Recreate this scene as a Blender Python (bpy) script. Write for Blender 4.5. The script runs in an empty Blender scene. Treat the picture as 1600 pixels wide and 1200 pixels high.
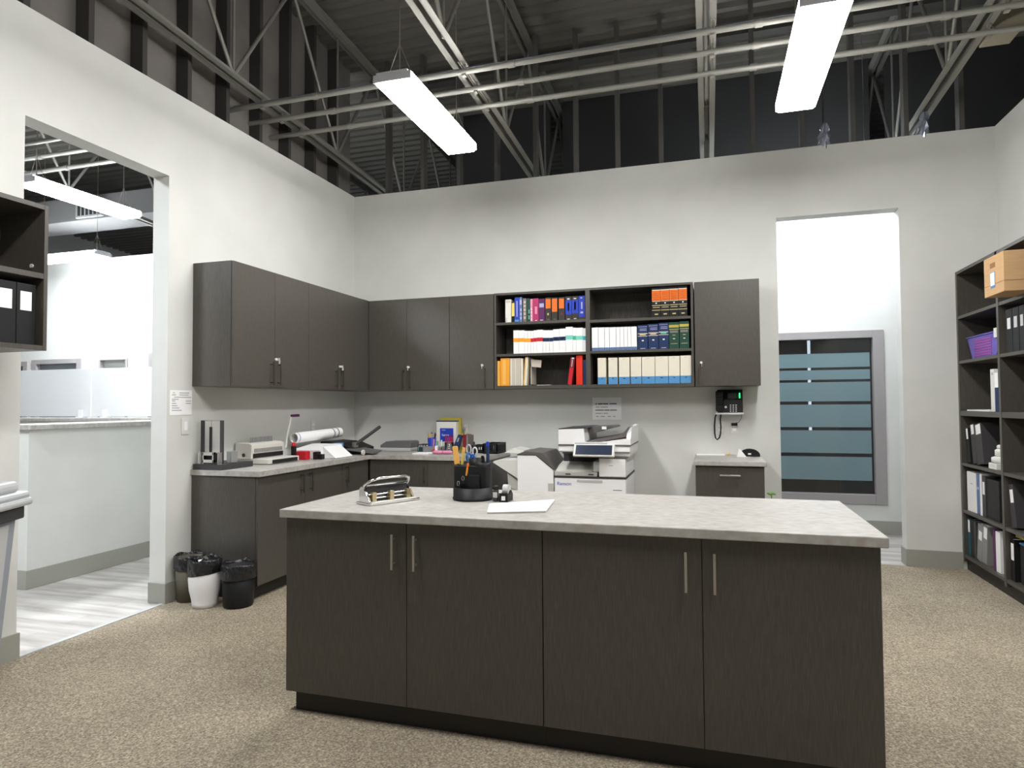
import bpy, bmesh, math, random
from mathutils import Vector, Matrix
random.seed(7)
SC = bpy.context.scene
COL = SC.collection
PI = math.pi

# ------------------------------------------------------------------ materials
def _m(name):
    m = bpy.data.materials.new(name); m.use_nodes = True
    nt = m.node_tree; b = nt.nodes['Principled BSDF']
    return m, nt, b
def plain(name, c, rough=.5, metal=0., emit=0., spec=None, alpha=1., trans=0.):
    m, nt, b = _m(name)
    b.inputs['Base Color'].default_value = (*c, 1); b.inputs['Roughness'].default_value = rough
    b.inputs['Metallic'].default_value = metal
    b.inputs['Specular IOR Level'].default_value = .28 if spec is None else spec
    if emit: b.inputs['Emission Color'].default_value = (*c, 1); b.inputs['Emission Strength'].default_value = emit
    if trans: b.inputs['Transmission Weight'].default_value = trans
    b.inputs['Alpha'].default_value = alpha
    # a little uneven tone so that nothing is perfectly flat
    if not emit and not trans:
        tc = nt.nodes.new('ShaderNodeTexCoord'); n = nt.nodes.new('ShaderNodeTexNoise'); n.inputs['Scale'].default_value = 35
        mp = nt.nodes.new('ShaderNodeMapRange'); mp.inputs['To Min'].default_value = max(0, rough-.06); mp.inputs['To Max'].default_value = min(1, rough+.06)
        nt.links.new(tc.outputs['Object'], n.inputs['Vector']); nt.links.new(n.outputs['Fac'], mp.inputs['Value'])
        nt.links.new(mp.outputs['Result'], b.inputs['Roughness'])
    return m
def ramp_mat(name, stops, scale=(1,1,1), nscale=10, detail=4, rough=.5, bump=0., dist=.002, coord='Object', second=None, spec=None):
    m, nt, b = _m(name)
    tc = nt.nodes.new('ShaderNodeTexCoord'); mp = nt.nodes.new('ShaderNodeMapping'); mp.inputs['Scale'].default_value = scale
    n = nt.nodes.new('ShaderNodeTexNoise'); n.inputs['Scale'].default_value = nscale; n.inputs['Detail'].default_value = detail
    r = nt.nodes.new('ShaderNodeValToRGB'); e = r.color_ramp.elements
    while len(e) < len(stops): e.new(.5)
    for i, (p, c) in enumerate(stops): e[i].position = p; e[i].color = (*c, 1)
    nt.links.new(tc.outputs[coord], mp.inputs['Vector']); nt.links.new(mp.outputs['Vector'], n.inputs['Vector'])
    nt.links.new(n.outputs['Fac'], r.inputs['Fac'])
    out = r.outputs['Color']
    if second:                                   # (scale, low, high) slow multiply
        n2 = nt.nodes.new('ShaderNodeTexNoise'); n2.inputs['Scale'].default_value = second[0]
        m2 = nt.nodes.new('ShaderNodeMapRange'); m2.inputs['To Min'].default_value = second[1]; m2.inputs['To Max'].default_value = second[2]
        m2.inputs['From Min'].default_value = .3; m2.inputs['From Max'].default_value = .7
        mx = nt.nodes.new('ShaderNodeMix'); mx.data_type = 'RGBA'; mx.blend_type = 'MULTIPLY'; mx.inputs['Factor'].default_value = 1
        nt.links.new(tc.outputs[coord], n2.inputs['Vector']); nt.links.new(n2.outputs['Fac'], m2.inputs['Value'])
        nt.links.new(out, mx.inputs['A']); nt.links.new(m2.outputs['Result'], mx.inputs['B']); out = mx.outputs['Result']
    nt.links.new(out, b.inputs['Base Color'])
    b.inputs['Roughness'].default_value = rough
    if spec is not None: b.inputs['Specular IOR Level'].default_value = spec
    if bump:
        bp = nt.nodes.new('ShaderNodeBump'); bp.inputs['Strength'].default_value = bump; bp.inputs['Distance'].default_value = dist
        nt.links.new(n.outputs['Fac'], bp.inputs['Height']); nt.links.new(bp.outputs['Normal'], b.inputs['Normal'])
    return m

M = {}
M['wall'] = ramp_mat('wall_paint', [(.35,(.64,.645,.615)),(.65,(.68,.685,.655))], nscale=3, rough=.6, bump=.04, dist=.001)
M['base'] = plain('grey_vinyl_base', (.33,.33,.29), .5)
M['carpet'] = ramp_mat('loop_carpet', [(.30,(.17,.135,.12)),(.42,(.26,.215,.165)),(.55,(.345,.30,.22)),(.70,(.52,.46,.35))], scale=(1,1.0,1), nscale=125, detail=2.5, rough=.95, bump=.9, dist=.006, second=(2.2,.88,1.08), spec=.1)
M['lam'] = ramp_mat('dark_laminate', [(.30,(.056,.050,.043)),(.5,(.072,.065,.056)),(.72,(.090,.081,.071))], scale=(40,40,1.6), nscale=9, detail=6, rough=.34, bump=.05, dist=.0006, spec=.5)
M['lam_in'] = ramp_mat('dark_laminate_inside', [(.3,(.045,.041,.035)),(.7,(.085,.077,.067))], scale=(20,20,1.5), nscale=8, detail=5, rough=.5, spec=.3)
M['kick'] = plain('black_toe_kick', (.028,.026,.024), .5)
M['top'] = ramp_mat('stone_laminate', [(.30,(.335,.312,.28)),(.47,(.405,.39,.362)),(.62,(.45,.436,.412)),(.75,(.49,.48,.457))], scale=(1,1.6,1), nscale=22, detail=10, rough=.42, second=(6,.90,1.05), spec=.4)
M['steel'] = plain('primer_steel', (.25,.245,.22), .45, .35)
M['dsteel'] = plain('dull_steel', (.085,.082,.076), .6, .2)
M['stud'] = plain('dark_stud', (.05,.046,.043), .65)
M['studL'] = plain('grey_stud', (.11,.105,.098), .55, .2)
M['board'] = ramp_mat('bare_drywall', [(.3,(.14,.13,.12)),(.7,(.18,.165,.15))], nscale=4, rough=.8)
M['deck'] = plain('deck_steel', (.155,.148,.130), .6, .2)
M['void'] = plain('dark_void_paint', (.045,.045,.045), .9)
M['nickel'] = plain('brushed_nickel', (.50,.47,.42), .32, .9)
M['bronze'] = plain('dark_bronze_pull', (.10,.085,.07), .4, .7)
M['chrome'] = plain('chrome', (.75,.75,.75), .12, 1.)
M['silver'] = plain('silver_lock', (.85,.85,.82), .4, .2)
M['brass'] = plain('brass', (.55,.46,.28), .3, .9)
M['white'] = plain('white_plastic', (.88,.88,.89), .4)
M['paper'] = plain('white_paper', (.9,.9,.9), .8)
M['offw'] = plain('off_white', (.70,.70,.66), .5)
M['lgrey'] = plain('light_grey', (.50,.51,.51), .5)
M['mgrey'] = plain('mid_grey', (.25,.25,.25), .5)
M['dgrey'] = plain('dark_grey', (.05,.048,.05), .5)
M['black'] = plain('black_plastic', (.011,.011,.012), .48)
M['bag'] = ramp_mat('black_bin_bag', [(.3,(.010,.010,.011)),(.7,(.016,.016,.018))], scale=(1,1,.5), nscale=38, detail=3, rough=.24, bump=1., dist=.02, spec=.55)
M['cyl'] = plain('beige_plastic', (.62,.60,.55), .5)
M['frame'] = plain('taupe_window_frame', (.33,.31,.31), .45)
M['ink'] = plain('ink', (.12,.12,.13), .8)
M['inkL'] = plain('pale_ink', (.40,.40,.42), .8)
M['red'] = plain('red', (.55,.02,.03), .4)
M['bred'] = plain('bright_red', (.75,.035,.012), .45)
M['bglass'] = plain('blue_grey_pane', (.20,.235,.26), .15)
M['plit'] = plain('lit_interior_pane', (.55,.56,.53), .6)  # pale opaque pane colour stands in for the lit interior behind the window
M['strip'] = plain('bright_gap', (.75,.9,1.), .5, emit=1.2)
M['dred'] = plain('dark_red', (.20,.015,.03), .45)
M['orange'] = plain('orange', (.80,.16,.02), .5)
M['oryel'] = plain('orange_yellow', (.85,.36,.03), .6)
M['oryel2'] = plain('pale_orange', (.85,.46,.12), .6)
M['yellow'] = plain('yellow', (.75,.60,.16), .5)
M['cream'] = plain('cream', (.74,.70,.58), .6)
M['beigeb'] = plain('beige_card', (.55,.50,.43), .7)
M['navy'] = plain('navy', (.014,.032,.10), .5)
M['blue'] = plain('blue', (.02,.05,.42), .45)
M['sky'] = plain('sky_blue', (.09,.28,.55), .5)
M['slateb'] = plain('slate_blue', (.12,.19,.36), .5)
M['lilac'] = plain('lilac', (.42,.42,.66), .5)
M['green'] = plain('dark_green', (.014,.06,.04), .5)
M['mgreen'] = plain('mid_green', (.07,.45,.28), .5)
M['mint'] = plain('mint', (.20,.62,.50), .5)
M['cyan'] = plain('cyan', (.04,.42,.55), .5)
M['gold'] = plain('gold_print', (.55,.46,.22), .45, .2)
M['magenta'] = plain('magenta', (.42,.035,.13), .5)
M['pink'] = plain('pink', (.72,.28,.42), .6)
M['purple'] = plain('purple', (.10,.018,.10), .5)
M['taupe'] = plain('taupe_cover', (.20,.17,.16), .6)
M['spine'] = plain('charcoal_cover', (.035,.032,.026), .5)
M['teal'] = plain('teal', (.015,.09,.11), .4)
M['bluep'] = plain('blue_plastic', (.02,.12,.50), .3)
M['card'] = ramp_mat('cardboard', [(.3,(.50,.31,.15)),(.7,(.58,.37,.19))], scale=(1,1,30), nscale=6, rough=.8)
M['cardd'] = plain('cardboard_dark', (.30,.15,.07), .8)
M['basket'] = plain('violet_basket', (.13,.10,.45), .35)
M['basketp'] = plain('magenta_basket_weave', (.36,.05,.33), .4)
M['olive'] = plain('olive_yellow', (.42,.36,.06), .6)
M['leaf'] = plain('leaf_green', (.16,.42,.06), .5)
M['binbrown'] = plain('grey_brown_bin', (.125,.115,.085), .5)
M['bingrey'] = plain('blue_grey_bin', (.30,.32,.36), .5)
M['binlid'] = plain('pale_grey_lid', (.50,.52,.53), .45)
M['tan'] = plain('tan_metal', (.30,.27,.20), .5)
M['foil'] = plain('plastic_wrap', (.30,.33,.40), .25, .6)
M['flap'] = plain('grey_flap', (.14,.14,.14), .55)
M['tray'] = plain('printer_tray', (.52,.51,.48), .5)
M['pdark'] = plain('printer_dark', (.12,.11,.105), .4)
M['screen'] = plain('screen', (.03,.04,.07), .12)
M['lcd'] = plain('phone_screen', (.10,.10,.10), .25)
M['led'] = plain('green_light', (.02,.9,.12), .5, emit=3.)
M['lamp'] = plain('luminaire_diffuser', (1.,.985,.97), .5, emit=17.)
M['lampc'] = plain('corridor_diffuser', (.87,.93,1.), .5, emit=17.)
M['lamph'] = plain('hall_diffuser', (.90,.95,1.), .5, emit=42.)
M['caps'] = plain('luminaire_housing', (.55,.55,.58), .4)
M['frost'] = plain('frosted_acrylic', (.86,.87,.88), .5, alpha=.8)
M['glass'] = plain('clear_acrylic', (.9,.92,.95), .05, trans=1.)

# tinted window: dark glossy glass; frosted film bands
mg, nt, b = _m('window_glass'); M['wglass'] = mg
b.inputs['Base Color'].default_value = (.035,.034,.036,1); b.inputs['Roughness'].default_value = .03; b.inputs['Specular IOR Level'].default_value = .8; b.inputs['Alpha'].default_value = .55
mf, nt, b = _m('frosted_film'); M['film'] = mf
b.inputs['Base Color'].default_value = (.155,.235,.265,1); b.inputs['Roughness'].default_value = .13; b.inputs['Specular IOR Level'].default_value = .8

# vinyl planks
mp_, nt, b = _m('vinyl_plank'); M['plank'] = mp_
tc = nt.nodes.new('ShaderNodeTexCoord'); br = nt.nodes.new('ShaderNodeTexBrick')
br.inputs['Scale'].default_value = 1; br.inputs['Brick Width'].default_value = 1.2; br.inputs['Row Height'].default_value = .18
br.inputs['Mortar Size'].default_value = .0015; br.inputs['Color1'].default_value = (.46,.44,.42,1); br.inputs['Color2'].default_value = (.60,.59,.57,1); br.inputs['Mortar'].default_value = (.30,.29,.28,1)
mp = nt.nodes.new('ShaderNodeMapping'); mp.inputs['Scale'].default_value = (.8,5.5,1)
n = nt.nodes.new('ShaderNodeTexNoise'); n.inputs['Scale'].default_value = 2.2; n.inputs['Detail'].default_value = 8
r = nt.nodes.new('ShaderNodeValToRGB'); r.color_ramp.elements[0].position = .32; r.color_ramp.elements[0].color = (.62,.58,.55,1); r.color_ramp.elements[1].position = .66; r.color_ramp.elements[1].color = (1.1,1.1,1.1,1)
mx = nt.nodes.new('ShaderNodeMix'); mx.data_type = 'RGBA'; mx.blend_type = 'MULTIPLY'; mx.inputs['Factor'].default_value = 1
nt.links.new(tc.outputs['Object'], br.inputs['Vector']); nt.links.new(tc.outputs['Object'], mp.inputs['Vector']); nt.links.new(mp.outputs['Vector'], n.inputs['Vector'])
nt.links.new(n.outputs['Fac'], r.inputs['Fac']); nt.links.new(br.outputs['Color'], mx.inputs['A']); nt.links.new(r.outputs['Color'], mx.inputs['B']); nt.links.new(mx.outputs['Result'], b.inputs['Base Color'])
b.inputs['Roughness'].default_value = .4

# ------------------------------------------------------------------ mesh building
class MB:
    def __init__(self): self.v = []; self.f = []; self.mi = []; self.sm = []; self.mats = []; self.cur = 0
    def use(self, m):
        if m not in self.mats: self.mats.append(m)
        self.cur = self.mats.index(m); return self
    def add(self, vs, fs, smooth=False):
        o = len(self.v); self.v += [tuple(p) for p in vs]
        for f in fs: self.f.append([o+i for i in f]); self.mi.append(self.cur); self.sm.append(smooth)
        return self
    def box(self, x0, x1, y0, y1, z0, z1, c=0.):
        if x0 > x1: x0, x1 = x1, x0
        if y0 > y1: y0, y1 = y1, y0
        if z0 > z1: z0, z1 = z1, z0
        if c <= 0:
            return self.add([(x0,y0,z0),(x1,y0,z0),(x1,y1,z0),(x0,y1,z0),(x0,y0,z1),(x1,y0,z1),(x1,y1,z1),(x0,y1,z1)],
                            [(0,3,2,1),(4,5,6,7),(0,1,5,4),(1,2,6,5),(2,3,7,6),(3,0,4,7)])
        bm = bmesh.new(); bmesh.ops.create_cube(bm, size=1)
        bmesh.ops.scale(bm, vec=(x1-x0, y1-y0, z1-z0), verts=bm.verts)
        bmesh.ops.translate(bm, vec=((x0+x1)/2, (y0+y1)/2, (z0+z1)/2), verts=bm.verts)
        c = min(c, .45*min(x1-x0, y1-y0, z1-z0))
        bmesh.ops.bevel(bm, geom=list(bm.edges), offset=c, segments=2, profile=.5, affect='EDGES')
        return self.bm(bm)
    def bm(self, bm, smooth=False):
        bm.verts.index_update()
        self.add([v.co[:] for v in bm.verts], [[v.index for v in f.verts] for f in bm.faces], smooth); bm.free(); return self
    def prism(self, pts, axis, a0, a1):
        """pts: outline in the two other axes (in x,y,z order), counter-clockwise or not; extruded along axis"""
        n = len(pts)
        def P(p, a):
            if axis == 'x': return (a, p[0], p[1])
            if axis == 'y': return (p[0], a, p[1])
            return (p[0], p[1], a)
        vs = [P(p, a0) for p in pts] + [P(p, a1) for p in pts]
        fs = [list(range(n))[::-1], list(range(n, 2*n))] + [(i, (i+1) % n, n+(i+1) % n, n+i) for i in range(n)]
        bm = bmesh.new(); bv = [bm.verts.new(v) for v in vs]
        for f in fs: bm.faces.new([bv[i] for i in f])
        bmesh.ops.recalc_face_normals(bm, faces=bm.faces); return self.bm(bm)
    def cyl(self, p0, p1, r0, r1=None, seg=16, caps=True):
        r1 = r0 if r1 is None else r1
        p0, p1 = Vector(p0), Vector(p1); d = (p1-p0).normalized()
        a = d.orthogonal().normalized(); b = d.cross(a)
        vs = []
        for p, r in ((p0, r0), (p1, r1)):
            for i in range(seg):
                t = 2*PI*i/seg; vs.append(p + a*math.cos(t)*r + b*math.sin(t)*r)
        self.add(vs, [(i, (i+1) % seg, seg+(i+1) % seg, seg+i) for i in range(seg)], True)
        if caps: self.add(vs, [list(range(seg))[::-1], list(range(seg, 2*seg))])
        return self
    def tube(self, pts, r, seg=8):
        pts = [Vector(p) for p in pts]; rings = []; prev = None
        for i, p in enumerate(pts):
            d = (pts[min(i+1, len(pts)-1)] - pts[max(i-1, 0)]).normalized()
            a = d.orthogonal().normalized() if prev is None else (prev - d*prev.dot(d)).normalized()
            prev = a; b = d.cross(a)
            rings.append([p + a*math.cos(2*PI*k/seg)*r + b*math.sin(2*PI*k/seg)*r for k in range(seg)])
        vs = [q for rg in rings for q in rg]
        fs = [(i*seg+k, i*seg+(k+1) % seg, (i+1)*seg+(k+1) % seg, (i+1)*seg+k) for i in range(len(pts)-1) for k in range(seg)]
        self.add(vs, fs, True)
        self.add(rings[0], [list(range(seg))[::-1]]); self.add(rings[-1], [list(range(seg))]); return self
    def lathe(self, prof, cx, cy, seg=28, sx=1., sy=1., wob=None):
        vs = []
        for k, (r, z) in enumerate(prof):
            for i in range(seg):
                t = 2*PI*i/seg; w_ = wob(t, k) if wob else 0
                w_, dz = w_ if isinstance(w_, tuple) else (w_, 0); q = r*(1+w_)
                vs.append((cx+sx*q*math.cos(t), cy+sy*q*math.sin(t), z+dz))
        fs = [(k*seg+i, k*seg+(i+1) % seg, (k+1)*seg+(i+1) % seg, (k+1)*seg+i) for k in range(len(prof)-1) for i in range(seg)]
        self.add(vs, fs, True)
        if prof[0][0] > 1e-4: self.add(vs[:seg], [list(range(seg))[::-1]])
        if prof[-1][0] > 1e-4 and not wob: self.add(vs[-seg:], [list(range(seg))])
        return self
    def ball(self, c, r, s=(1,1,1)):
        bm = bmesh.new(); bmesh.ops.create_icosphere(bm, subdivisions=2, radius=r)
        bmesh.ops.scale(bm, vec=s, verts=bm.verts); bmesh.ops.translate(bm, vec=c, verts=bm.verts); return self.bm(bm, True)
    def rot(self, i0, ang, axis, piv):
        R = Matrix.Rotation(ang, 3, axis); piv = Vector(piv)
        for i in range(i0, len(self.v)): self.v[i] = tuple(R @ (Vector(self.v[i])-piv) + piv)
        return self
    def mark(self): return len(self.v)
    def build(self, name, mat=None, parent=None, world=True):
        off = Vector((0,0,0))
        if parent is not None:
            if world: off = Vector(parent.get('_o', (0,0,0)))
        elif world:
            xs, ys, zs = zip(*self.v); off = Vector(((min(xs)+max(xs))/2, (min(ys)+max(ys))/2, min(zs)))
        me = bpy.data.meshes.new(name); me.from_pydata([tuple(Vector(p)-off) for p in self.v], [], self.f)
        mats = self.mats or [mat]
        if mat is not None and self.mats and None in self.mats: mats = [mat if q is None else q for q in self.mats]
        for q in mats: me.materials.append(M[q] if isinstance(q, str) else q)
        me.polygons.foreach_set('material_index', self.mi if self.mats else [0]*len(self.f)); me.polygons.foreach_set('use_smooth', self.sm)
        me.update()
        o = bpy.data.objects.new(name, me); COL.objects.link(o)
        if parent is not None: o.parent = parent; o['_o'] = tuple(off) if world else (0,0,0)
        else: o.location = off; o['_o'] = tuple(off)
        return o
def B(*a, **k): return MB().box(*a, **k)
def tag(o, label, cat, group=None, kind=None):
    o['label'] = label; o['category'] = cat
    if group: o['group'] = group
    if kind: o['kind'] = kind
    return o
def thing(name, label, cat, loc, rz=0., group=None):
    o = bpy.data.objects.new(name, None); COL.objects.link(o); o.empty_display_size = .05
    o.location = loc; o.rotation_euler = (0,0,rz); o['_o'] = tuple(loc)
    return tag(o, label, cat, group)
def struct(name, mb, mat, label, cat='wall', parent=None):
    o = mb.build(name, mat, parent)
    if parent is None: tag(o, label, cat, kind='structure')
    return o
def dup(o, dx, label=None, parent=None):
    c = o.copy(); COL.objects.link(c)
    if parent is None: c.location = Vector(o.location) + Vector(dx); c['_o'] = tuple(c.location)
    else: c.parent = parent
    if label: c['label'] = label
    for ch in list(o.children): dup(ch, None, None, c)
    return c
def write(txt, size, mat, parent, name, loc, rot, align='LEFT'):
    cu = bpy.data.curves.new(name, 'FONT'); cu.body = txt; cu.size = size; cu.align_x = align; cu.extrude = .0004
    t = bpy.data.objects.new(name, cu); COL.objects.link(t)
    dg = bpy.context.evaluated_depsgraph_get(); me = bpy.data.meshes.new_from_object(t.evaluated_get(dg))
    COL.objects.unlink(t); bpy.data.objects.remove(t)
    o = bpy.data.objects.new(name, me); COL.objects.link(o); me.materials.clear(); me.materials.append(M[mat])
    off = Vector(parent.get('_o', (0,0,0))); o.parent = parent; o.location = Vector(loc)-off; o.rotation_euler = rot; o['_o'] = tuple(loc)
    return o
ORD = 'first second third fourth fifth sixth seventh eighth ninth tenth eleventh twelfth thirteenth fourteenth fifteenth sixteenth seventeenth eighteenth nineteenth twentieth'.split()

# ------------------------------------------------------------------ camera: solved from the room's own lines
F, YAW, PITCH, ROLL = 1016.88, .2928, .0319, -.0066
CAM = Vector((3.695, -6.2994, 1.3875))
fw = Vector((-math.sin(YAW)*math.cos(PITCH), math.cos(YAW)*math.cos(PITCH), math.sin(PITCH)))
rt = fw.cross(Vector((0,0,1))).normalized(); up = rt.cross(fw)
rt, up = math.cos(ROLL)*rt+math.sin(ROLL)*up, -math.sin(ROLL)*rt+math.cos(ROLL)*up
cam = bpy.data.cameras.new('camera'); co = bpy.data.objects.new('camera', cam); COL.objects.link(co)
cam.sensor_width = 36; cam.lens = 36*F/1600; cam.clip_start = .05; cam.clip_end = 100
co.matrix_world = Matrix(((rt.x,up.x,-fw.x,CAM.x),(rt.y,up.y,-fw.y,CAM.y),(rt.z,up.z,-fw.z,CAM.z),(0,0,0,1)))
SC.camera = co
def at(axis, val, px, py):
    """where the sight line of photo pixel px,py meets a real plane of the room (the shelf fronts, a worktop): measuring only"""
    v = rt*((px-800)/F) - up*((py-600)/F) + fw; i = 'xyz'.index(axis)
    return CAM + v*((val-CAM[i])/v[i])
SC.view_settings.view_transform = 'Standard'; SC.view_settings.look = 'None'; SC.view_settings.gamma = 1; SC.view_settings.use_curve_mapping = False
SC.view_settings.exposure = 1.64
w = bpy.data.worlds.new('world'); SC.world = w; w.use_nodes = True
w.node_tree.nodes['Background'].inputs['Color'].default_value = (.8,.85,1,1); w.node_tree.nodes['Background'].inputs['Strength'].default_value = .02
SC.cycles.max_bounces = 8; SC.cycles.diffuse_bounces = 5; SC.cycles.sample_clamp_indirect = 6
# ------------------------------------------------------------------ the setting
H, T, BH = 3.685, .14, .14
W = 6.02; YB = -9.0; YF = 1.42
D0, D1, DZ = -3.60, -2.567, 3.053           # opening in the left wall
P0, P1, PZ = 4.31, 5.292, 3.066             # opening in the back wall
struct('floor', B(0, W, YB, 0, -.1, 0), 'carpet', 'beige and brown flecked loop carpet floor', 'floor')
struct('floor.001', B(-9, 0, YB, YF, -.1, -.002), 'plank', 'pale grey wood plank floor beyond the tall left opening', 'floor')
struct('floor.002', B(0, 9, 0, YF, -.1, -.002), 'plank', 'pale grey wood plank floor beyond the back doorway', 'floor')
def wall_with_hole(x0, x1, y0, y1, along, a, b, z):
    m = MB()
    if along == 'y':
        m.box(x0, x1, y0, a, 0, H); m.box(x0, x1, a, b, z, H); m.box(x0, x1, b, y1, 0, H)
    else:
        m.box(x0, a, y0, y1, 0, H); m.box(a, b, y0, y1, z, H); m.box(b, x1, y0, y1, 0, H)
    return m
struct('wall_left', wall_with_hole(-T, 0, YB, T, 'y', D0, D1, DZ), 'wall', 'pale grey painted left wall with a tall cased opening')
struct('wall_back', wall_with_hole(0, 9, 0, T, 'x', P0, P1, PZ), 'wall', 'pale grey painted back wall behind the cabinets, with a doorway')
struct('wall_right', B(W, W+T, YB, 0, 0, H), 'wall', 'pale grey painted right wall behind the bookcase')
struct('wall_front', B(-T, W+T, YB-T, YB, 0, H), 'wall', 'pale grey painted wall behind the viewer')
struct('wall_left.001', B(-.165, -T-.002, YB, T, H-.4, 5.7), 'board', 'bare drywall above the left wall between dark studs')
# far wall of hall and corridor, with window openings
m = MB()
WIN = [(-7.5,-6.72,.30,2.13), (-6.62,-5.6,.30,2.15), (-5.24,-4.69,.30,2.13), (-4.28,-3.3,.30,2.20), (4.10,5.475,.31,2.157)]
xs = [-9.]
for a, b_, z0, z1 in WIN:
    m.box(xs[-1], a, YF, YF+T, 0, H); m.box(a, b_, YF, YF+T, 0, z0); m.box(a, b_, YF, YF+T, z1, H); xs.append(b_)
m.box(xs[-1], 9, YF, YF+T, 0, H)
struct('wall_far', m, 'wall', 'white far wall of the hall and corridor, with grey framed windows')
struct('wall_hall', B(-9.1, -9, YB, 9, 0, 5.9), 'wall', 'pale end wall of the hall')
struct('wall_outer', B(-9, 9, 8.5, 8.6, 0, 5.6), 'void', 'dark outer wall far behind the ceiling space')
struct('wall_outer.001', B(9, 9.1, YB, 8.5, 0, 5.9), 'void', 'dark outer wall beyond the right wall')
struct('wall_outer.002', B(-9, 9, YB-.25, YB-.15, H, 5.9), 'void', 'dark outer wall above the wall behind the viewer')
# baseboards
BT = .012
bb = MB(); bb.box(0, BT, YB, D0-.0, 0, BH); bb.box(-T, BT, D0, D0+BT, 0, BH)
struct('baseboard_left', bb, 'base', 'grey vinyl baseboard on the left wall before the opening', 'baseboard')
bb = MB(); bb.box(-T, BT, D1-BT, D1, 0, BH); bb.box(0, BT, D1, -2.335, 0, BH)
struct('baseboard_left.001', bb, 'base', 'grey vinyl baseboard around the wall end beside the waste bins', 'baseboard')
bb = MB(); bb.box(P1, 5.70, -BT, 0, 0, BH); bb.box(P1-BT, P1, -BT, T, 0, BH)
struct('baseboard_back', bb, 'base', 'grey vinyl baseboard between the doorway and the bookcase', 'baseboard')
struct('baseboard_back.001', B(4.13, P0, -BT, 0, 0, BH), 'base', 'grey vinyl baseboard between the drawer cabinet and the doorway', 'baseboard')
struct('baseboard_far', B(-9, 9, YF-BT, YF, 0, BH), 'base', 'grey vinyl baseboard along the far corridor wall', 'baseboard')
# half wall in the hall
HX = -1.32; HY = -2.565
struct('wall_half', MB().box(HX-.15, HX, HY, .2, 0, 1.215).box(-8.2, HX, .05, .2, 0, 1.215), 'wall', 'white half height reception wall beyond the left opening')
bb = MB(); bb.box(HX, HX+BT, HY, .2, 0, BH); bb.box(HX-.15, HX+BT, HY-BT, HY, 0, BH)
struct('baseboard_half', bb, 'base', 'grey vinyl baseboard on the white half wall', 'baseboard')
lg = MB(); lg.box(HX-.42, HX+.045, HY-.03, .3, 1.217, 1.258, .006); lg.box(-8.2, HX-.42, -.12, .3, 1.217, 1.258, .006)
tag(lg.build('reception_ledge', 'top'), 'pale stone patterned ledge capping the white half wall', 'counter')
def guard(x0, x1, lab):
    t = thing('desk_screen', lab, 'screen', ((x0+x1)/2, .12, 1.258), group='frosted screens on the reception ledge')
    B(x0, x1, .11, .122, 1.275, 1.885, c=.003).build('panel', 'frost', t)
    for x in (x0+.22, x1-.16): MB().box(x-.03, x+.03, .06, .17, 1.258, 1.272).box(x-.03, x+.03, .095, .109, 1.27, 1.36).build('clamp_foot', 'white', t)
guard(-5.9, -3.86, 'white frosted desk screen on the reception ledge, beside the near shelf')
guard(-3.84, -2.2, 'white frosted desk screen on the reception ledge, nearer the opening edge')

# windows
def window(name, a, b_, z0, z1, lab, bands=None, fr=.10, glass='wglass'):
    t = thing(name, lab, 'window', ((a+b_)/2, YF, z0)); t['kind'] = 'structure'
    f = MB(); y0, y1 = YF-.018, YF+.11
    f.box(a-.005, a+fr, y0, y1, z0, z1, .003); f.box(b_-fr, b_+.005, y0, y1, z0, z1, .003)
    f.box(a+fr, b_-fr, y0, y1, z1-fr*.8, z1, .003); f.box(a+fr, b_-fr, y0, y1, z0, z0+fr, .003)
    f.build('window_frame', 'frame', t)
    B(a+fr-.004, b_-fr+.004, YF+.055, YF+.063, z0+fr-.004, z1-fr*.8+.004).build('pane', glass, t)
    if bands:
        fm = MB()
        for q0, q1 in bands: fm.box(a+fr+.004, b_-fr-.02, YF+.0515, YF+.0538, q0, q1)
        f2 = fm.build('frosted_film', 'film', t); f2['label'] = 'pale blue frosted bands on the glass'
        for x_ in (): pass
    return t
def zwin(py): return at('y', YF+.05, 1300, py)[2]
bands = [(zwin(574), zwin(552)), (zwin(593), zwin(578)), (zwin(627), zwin(597)), (zwin(667.5), zwin(632)), (zwin(708), zwin(672.5)), (zwin(750), zwin(713.5))]
window('window_1', *WIN[4], 'large dark window with frosted blue bands and a taupe frame, in the corridor', bands)
window('window_2', *WIN[1], 'grey framed window behind the frosted screens, largest seen through the opening', fr=.09, glass='bglass')
window('window_3', *WIN[2], 'small grey framed window behind the frosted screens, right of the largest', fr=.03, glass='plit')
window('window_4', *WIN[0], 'grey framed window at the shelf end of the hall wall', fr=.09)
window('window_5', *WIN[3], 'grey framed window beside the edge of the left opening', fr=.09)

p = at('y', 2.4, 1265, 600)
tdg = thing('gap_glow', 'narrow bright upright gap of light behind the clear bands of the corridor window', 'light', (p.x, 2.41, 0))  # glowing strip stands in for light coming through a door gap
B(p.x-.016, p.x+.016, 2.4, 2.42, .90, 2.25).build('light_gap', 'strip', tdg); B(p.x-.05, p.x+.05, 2.4, 2.44, 0, .9).build('lower_panel', 'void', tdg)
struct('wall_inner', B(2.5, 6.4, 2.9, 3.0, 0, 3.4), 'lam_in', 'dark inner wall behind the corridor window', 'wall')
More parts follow.
